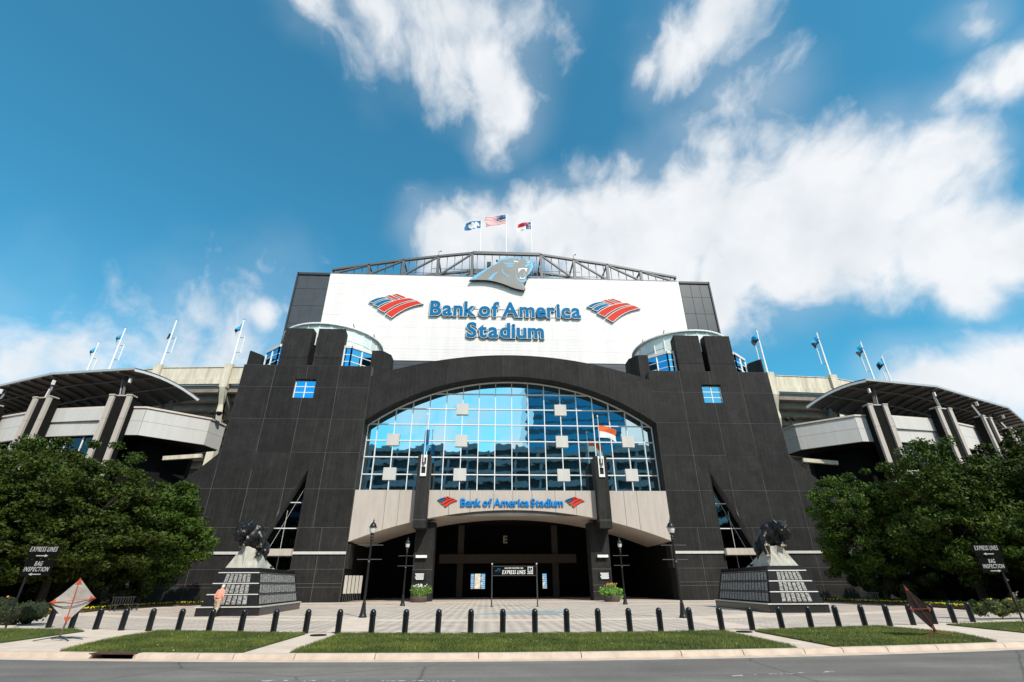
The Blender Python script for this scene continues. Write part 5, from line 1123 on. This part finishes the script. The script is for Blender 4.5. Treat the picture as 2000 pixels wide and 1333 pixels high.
# ------------------------------------------------------------------ folding road signs
FAB = mat('sign_fabric_back', (.37, .345, .32), .8, var=.2, scale=4); ORG = mat('orange_brace', (.50, .085, .04), .5, var=.12); FABD = mat('shaded_sign_fabric', (.014, .011, .010), .9, var=.3, scale=5, spec=.1)  # the dark fabric copy stands for a sign back in shade
ORGD = mat('shaded_orange_brace', (.17, .03, .012), .6, var=.2)  # orange darkened in colour for the braces of the shaded sign
def road_sign(loc, top, left, right, bot, m, label, strap=True):
    t = thing('folding_road_sign', label, 'road sign', loc)
    L0 = Vector(loc); T, Lf, Rt, B = [Vector(p) - L0 for p in (top, left, right, bot)]; c = (T + Lf + Rt + B) / 4
    nrm = (Rt - Lf).cross(T - B).normalized(); nrm = nrm if nrm.y < 0 else -nrm
    n = 8; vs = []; 
    for i in range(n + 1):
        for j in range(n + 1):
            u, v = i / n, j / n; p = B.lerp(Rt, u).lerp(Lf.lerp(T, u), v); p += -nrm * (.10 * (1 - abs(2 * u - 1)) * (1 - abs(2 * v - 1)) + .012 * math.sin(u * 9 + v * 5)); p = p.lerp(c, .05 * math.sin(math.pi * u) * (abs(2 * v - 1) > .98)); vs.append(p)
    k = n + 1; fs = [(i * k + j, (i + 1) * k + j, (i + 1) * k + j + 1, i * k + j + 1) for i in range(n) for j in range(n)]
    b = MB().add(vs, fs).add([v - nrm * .008 for v in vs], [f[::-1] for f in fs]); b.build('fabric', m, t, True, recalc=False)
    e = nrm * .03
    og = ORG if strap else ORGD; tk_ = .02 if strap else .018
    MB().beam(B + e, T + e, tk_, tk_).build('upright_brace', og, t)
    cb = MB(); prev = None
    for i in range(9):
        u = i / 8; p = Lf.lerp(Rt, u) + e + Vector((0, 0, 0)) - nrm * .06 * (1 - (2 * u - 1) ** 2) * 0
        if prev is not None: cb.beam(prev, p, tk_, tk_)
        prev = p
    cb.build('cross_brace', og, t)
    for P_ in (T, Lf, Rt, B):
        d = (c - P_).normalized(); w = d.cross(nrm).normalized()
        MB().add([P_ + e * .6 - d * .03, P_ + d * .17 + w * .10 + e * .6, P_ + d * .17 - w * .10 + e * .6] + [P_ + e * .3 - d * .03, P_ + d * .17 + w * .10 + e * .3, P_ + d * .17 - w * .10 + e * .3], [(0, 1, 2), (5, 4, 3), (0, 3, 4, 1), (1, 4, 5, 2), (2, 5, 3, 0)]).build('corner_pocket', og, t)
    if strap:
        sb = MB(); prev = None
        for i in range(13):
            u = i / 12; p = Lf.lerp(Rt, u) + e * 1.6 + Vector((0, 0, -.20 * (1 - (2 * u - 1) ** 2)))
            if prev is not None: sb.beam(prev, p, .012, .022)
            prev = p
        sb.build('strap', SIGNBLACK, t)
    MB().tube(B + Vector((0, .02, .1)), (0, 0, .06), .028, .034, 8).build('mast', mat('stand_metal', (.14, .12, .08), .6, metal=.3, var=.3), t)
    for a in (.5, 2.3, 3.7, 5.6):
        MB().beam((0, 0, .13), (.75 * math.cos(a), .5 * math.sin(a), .02), .03, .025).build('leg', IRON if strap else og, t)
road_sign((-17.95, -39.5, 0), (-17.97, -39.45, 1.94), (-18.62, -39.6, 1.17), (-17.27, -39.35, 1.30), (-17.86, -39.55, .56), FAB, 'pale diamond road sign seen from behind with orange braces, on the left footpath')
road_sign((12.2, -41.6, .035), (11.82, -41.45, 1.60), (11.44, -41.85, .87), (12.60, -41.35, .86), (12.27, -41.65, .20), FABD, 'shaded diamond road sign seen from behind, on the right lawn', False)
# ------------------------------------------------------------------ trees
def tree_meshes(seed, H, W, sparse=1.0):
    r = random.Random(seed); tb = MB(); limbs = []; base = H * .26
    tb.tube((0, 0, -.1), (.1, .05, base), .34, .25, 10)
    for i in range(9):
        a = i * 2.4 + r.random(); e = Vector((math.cos(a) * W * (.45 + .3 * r.random()), math.sin(a) * W * (.45 + .3 * r.random()), H * (.42 + .42 * r.random())))
        m_ = Vector((.1, .05, base)).lerp(e, .5) + Vector((0, 0, H * .06)); tb.tube((.1, .05, base - .2), m_, .15, .09, 7); tb.tube(m_, e, .09, .035, 6); limbs.append(e)
        for _ in range(3):
            e2 = e + Vector((r.gauss(0, W * .16), r.gauss(0, W * .16), r.gauss(.3, H * .06))); tb.tube(m_.lerp(e, .6), e2, .04, .015, 5)
    cs, rs = [], []; cz = H * .52; hz = H * .46
    n = int(320 * sparse)
    while len(cs) < n:
        d = Vector((r.gauss(0, 1), r.gauss(0, 1), r.gauss(0, 1))).normalized(); q = r.random() ** .30
        p = Vector((d.x * W * q, d.y * W * q, cz + d.z * hz * q * (1 if d.z > 0 else .9)))
        lump = 1 + .16 * math.sin(3 * math.atan2(d.y, d.x) + seed) + .12 * math.sin(5 * d.z + seed * 2)
        p = Vector((p.x * lump, p.y * lump, cz + (p.z - cz) * lump)); cs.append(tuple(p)); rs.append(r.uniform(.5, 1.2))
    return tb.mesh('trunk', BARK, True, False), quads_mesh('crown', leaf_cloud(cs, rs, 230, .15, .62, seed), LEAF)
TM = [tree_meshes(11, 13.0, 5.6), tree_meshes(23, 12.0, 5.2), tree_meshes(37, 14.0, 6.2)]
def tree(x, y, k, sc_, rz, label, grp):
    t = thing('oak_tree', label, 'tree', (x, y, .1), rz, grp); t.scale = (sc_[0], sc_[0], sc_[1])
    link('trunk', TM[k][0], t); link('crown', TM[k][1], t)
for i, (x, y, k, sc_, rz, w) in enumerate(((-34.2, -9.5, 1, (.92, .90), .3, 'nearest the left tower'), (-36.3, -17.5, 0, (.98, .80), 1.3, 'in front, above the yellow flower border'), (-43.5, -12.0, 2, (1.0, 1.04), 2.2, 'behind, below the left terrace windows'),
        (-46.5, -20.5, 1, (1.12, 1.12), 4.0, 'at the left edge of the view'), (-53, -14, 0, (1.05, 1.12), 5.0, 'farthest left, partly out of view'), (-40.5, -23.0, 2, (.72, .62), .5, 'lowest, leaning over the flower border'))):
    tree(x, y, k, sc_, rz, 'dense dark green oak in the left bed, ' + w, 'oaks in the left bed')
for i, (x, y, k, sc_, rz, w) in enumerate(((34.3, -11.0, 2, (.80, .86), .9, 'nearest the right tower'), (36.5, -18.5, 0, (.92, .92), 2.9, 'in front, behind the bollards'), (43.0, -12.5, 1, (1.10, 1.08), 1.7, 'behind, below the right terrace'),
        (44.0, -21.5, 2, (.95, .90), 3.6, 'at the right edge of the view'), (52, -15, 0, (1.05, 1.06), .2, 'farthest right, partly out of view'), (50.0, -23.5, 1, (1.0, .98), 2.0, 'filling the right edge behind the hedge'), (38.5, -24.0, 1, (.62, .60), 4.4, 'lowest, behind the direction sign'))):
    tree(x, y, k, sc_, rz, 'dense dark green oak in the right bed, ' + w, 'oaks in the right bed')
# ------------------------------------------------------------------ hedges, flowers, tubs
def hedge(name, pts, rad, per, m, label, cat_='hedge', size=.06, flowers=None, kind=None, seed=1):
    t = thing(name, label, cat_)
    me = quads_mesh('foliage', leaf_cloud(pts, rad, per, size, .85, seed), m); link('foliage', me, t)
    core = MB()
    for p, r_ in zip(pts, rad): core.ball(p, r_ * .72, 8, 6)
    core.build('twigs', mat('twig_core', (.018, .024, .010), .9, var=.3), t)['kind'] = 'stuff'
    if flowers:
        fm = MB(); rr = random.Random(seed)
        for _ in range(flowers[1]):
            p = rr.choice(pts); a = rr.random() * 6.28; e = rr.random() * 1.3; r_ = rad[0] * .95
            fm.ball((p[0] + r_ * math.cos(a) * math.cos(e), p[1] + r_ * math.sin(a) * math.cos(e), p[2] + .85 * r_ * math.sin(e)), flowers[2], 5, 3)
        o = fm.build('flowers', flowers[0], t); o['kind'] = 'stuff'
    return t
rr_ = random.Random(4)
P1 = [(-25.5 - i * .16 + rr_.gauss(0, .1), -31.2 + rr_.gauss(0, .35), .60 + rr_.gauss(0, .16)) for i in range(26)]
hedge('hedge', P1, [.48] * 26, 230, LEAF2, 'clipped hedge with yellow and orange flowers, at the left edge', flowers=(PINK, 26, .05), seed=2)
P2 = [(22.1 + i * .3 + rr_.gauss(0, .1), -33.1 + rr_.gauss(0, .3), .55 + rr_.gauss(0, .08)) for i in range(12)]
hedge('hedge', P2, [.42] * 12, 300, leafmat('privet_leaf', (.09, .14, .02), (.20, .24, .05)), 'bright clipped hedge around the direction sign, at the right edge', flowers=(YELLOW, 14, .05), seed=3)
for s, pl in ((-1, LB), (1, RB)):
    edge = [Vector(p) for p in pl[:5]]; n = 0; b = MB(); gr = []; rad = []
    for a, c in zip(edge[:-1], edge[1:]):
        m_ = int((c - a).length / .22)
        for i in range(m_):
            p = a.lerp(c, i / m_); inw = Vector((s * .35, .1)); n += 1
            for _ in range(2): b.ball((p.x + inw.x + rr_.gauss(0, .1), p.y + inw.y + rr_.gauss(0, .1), .24 + rr_.random() * .07), .055, 5, 3)
            gr.append((p.x + s * .4 + rr_.gauss(0, .12), p.y + .15, .22)); rad.append(.16); gr.append((p.x + s * 1.0 + rr_.gauss(0, .2), p.y + .4, .30)); rad.append(.24)
    fb = thing('flower_border', 'border of small yellow flowers edging the %s bed' % ('left' if s < 0 else 'right'), 'flower border', group='yellow flower borders')
    o = b.build('blooms', YELLOW, fb); o['kind'] = 'stuff'
    o = link('leaves', quads_mesh('leaves', leaf_cloud(gr, rad, 36, .05, .8, 5 + s), LEAF2), fb); o['kind'] = 'stuff'
    # dark evergreen understorey against the wall
    sp = [(s * rr_.uniform(34, 62), rr_.uniform(-15, -5), rr_.uniform(.4, 2.2)) for _ in range(130)]
    hedge('evergreen_shrubs', sp, [rr_.uniform(.6, 1.1) for _ in sp], 150, LEAF2, 'dark evergreen shrubs massed beneath the %s trees' % ('left' if s < 0 else 'right'), 'shrubs', .11, seed=9 + s)
for s, w, fl in ((-1, 'left', (USW, 12, .05)), (1, 'right', (PINK, 16, .06))):
    x, y = (-10.15, -1.6) if s < 0 else (10.2, -3.2)
    tsc = 1.2; t = thing('flower_tub', 'dark round tub of bright green foliage at the %s gate column' % w, 'planter', (x, y, 0), group='green flower tubs at the gate columns')
    MB().lathe([(.62, 0), (.70, .12), (.76, .42), (.74, .5), (.66, .5), (.6, .42)], n=20).build('tub', mat('tub_clay', (.09, .065, .055), .8, var=.3, scale=6), t, True)
    t.scale = (tsc, tsc, tsc)
    pts = [(rr_.gauss(0, .38), rr_.gauss(0, .38), .78 + rr_.gauss(0, .14)) for _ in range(22)]
    link('foliage', quads_mesh('foliage', leaf_cloud(pts, [.38] * 22, 130, .07, .9, 31 + s), LIME), t)
    MB().ball((0, 0, .7), (.72, .72, .5), 12, 8).build('stems', mat('twig_green', (.05, .09, .02), .9, var=.3), t)
    f_ = MB()
    for _ in range(26): f_.ball((rr_.gauss(0, .3), rr_.gauss(0, .3), 1.22 + rr_.random() * .22), .05, 5, 3)
    o = f_.build('flowers', PINK if s > 0 else USW, t); o['kind'] = 'stuff'
# ------------------------------------------------------------------ small things around
for i in range(5):
    t = thing('folded_table', 'pale folded table standing on edge by the left tower, %s from the left' % ORD[i], 'folded table', (-18.35 + i * .30, -.25 + i * .42, 0), R(-18), 'folded tables by the gate')
    MB().box(-.17, .17, -.04, .04, .85, 2.62).build('board', mat('pale_plastic', (.58, .54, .47), .5, var=.1), t)
    for k in (-1, 1): MB().tube((k * .12, 0, .85), (k * .14, .05, .0), .02, n=6).build('leg', STEEL, t)
BN = mat('bench_metal', (.06, .06, .06), .6, metal=.3, var=.2)  # silver bench metal, darkened in colour in place of tree shade
def bench(x, y, rz, label):
    t = thing('park_bench', label, 'bench', (x, y, .0), rz, 'metal benches under the trees')
    for k in range(4): MB().box(-.9, .9, -.25 + k * .13, -.15 + k * .13, .43, .46).build('seat_slat', BN, t)
    for k in range(9): MB().box(-.85 + k * .2, -.80 + k * .2, .28, .31, .48, .9).build('back_slat', BN, t)
    MB().box(-.92, .92, .27, .32, .9, .95).build('top_rail', BN, t)
    for k in (-1, 1):
        MB().box(k * .85 - .03, k * .85 + .03, -.25, -.2, 0, .43).build('leg', BN, t); MB().box(k * .85 - .03, k * .85 + .03, .25, .3, 0, .43).build('leg', BN, t)
bench(-30.6, -16.6, R(70), 'slatted metal bench in front of the left flower border'); bench(29.0, -15.6, R(-75), 'slatted metal bench in front of the right flower border')
for s, w in ((-1, 'left'), (1, 'right')):
    t = thing('floodlight', 'pair of dark round floodlights at the tower end of the %s terrace' % w, 'floodlight', (s * 40.6, 5.6, 22.05))
    MB().beam((0, 0, 0), (0, -.1, .7), .1, .1).build('arm', IRON, t); MB().beam((-.55, -.1, .7), (.55, -.1, .7), .1, .1).build('crossbar', IRON, t)
    for k in (-1, 1): MB().lathe([(.12, -.3), (.32, -.15), (.38, .1), (.36, .2), (.02, .22)], (k * .5, -.15, .75), 12).build('lamp_head', IRON, t, True)
for x, yy in ((-13.55, 18.0), (13.3, 18.0)):
    t = thing('rooftop_lamp', 'small bent lamp on the %s top chord of the roof truss' % ('left' if x < 0 else 'right'), 'lamp', (x, yy, 59.7)); MB().tube((0, 0, 0), (0, 0, 1.0), .05, n=6).build('stem', STEEL, t); MB().beam((0, 0, 1.0), (.4, 0, 1.15), .08, .08).build('arm', STEEL, t); MB().ball((.45, 0, 1.1), .14).build('head', STEEL, t)
# ------------------------------------------------------------------ buildings across the street (seen mirrored in the glass)
OFF = mat('office_stone', (.05, .11, .15), .6, var=.2); BANDC = mat('garage_concrete', (.20, .26, .30), .8, var=.2)
gar = thing('parking_garage', 'dark parking garage across the street, mirrored in the lower entrance glass', 'building')
MB().box(-140, 66, -128, -97, -.1, 42).build('core', mat('garage_shade', (.035, .065, .085), .8, var=.2), gar)  # solid block, coloured dark to stand for shade between the open decks
for k in range(12): MB().box(-140, 66, -97, -95.5, 2.6 + k * 3.5, 3.9 + k * 3.5).build('deck_band', BANDC, gar)
for k in range(26): MB().box(-138 + k * 8, -137.2 + k * 8, -96.6, -95.8, 0, 43).build('column', BANDC, gar)
for k in range(7): MB().box(-120 + k * 25, -118 + k * 25, -110, -108, 42, 45.5).build('stair_head', BANDC, gar)
tow = thing('office_tower', 'tall glass office tower across the street, mirrored in the right half of the glass', 'building')
MB().box(14, 57, -175, -141, -.1, 88).build('core', glass('office_glass', (.10, .26, .36), .05, .1, .2), tow)
for k in range(20): MB().box(13.8, 57.2, -141.3, -140.9, 4 + k * 4.1, 5.0 + k * 4.1).build('spandrel', OFF, tow)
for k in range(12): MB().box(14 + k * 3.9, 14.5 + k * 3.9, -141.5, -141.25, 0, 88).build('fin', OFF, tow)
bpy.data.scenes.remove(TMP)
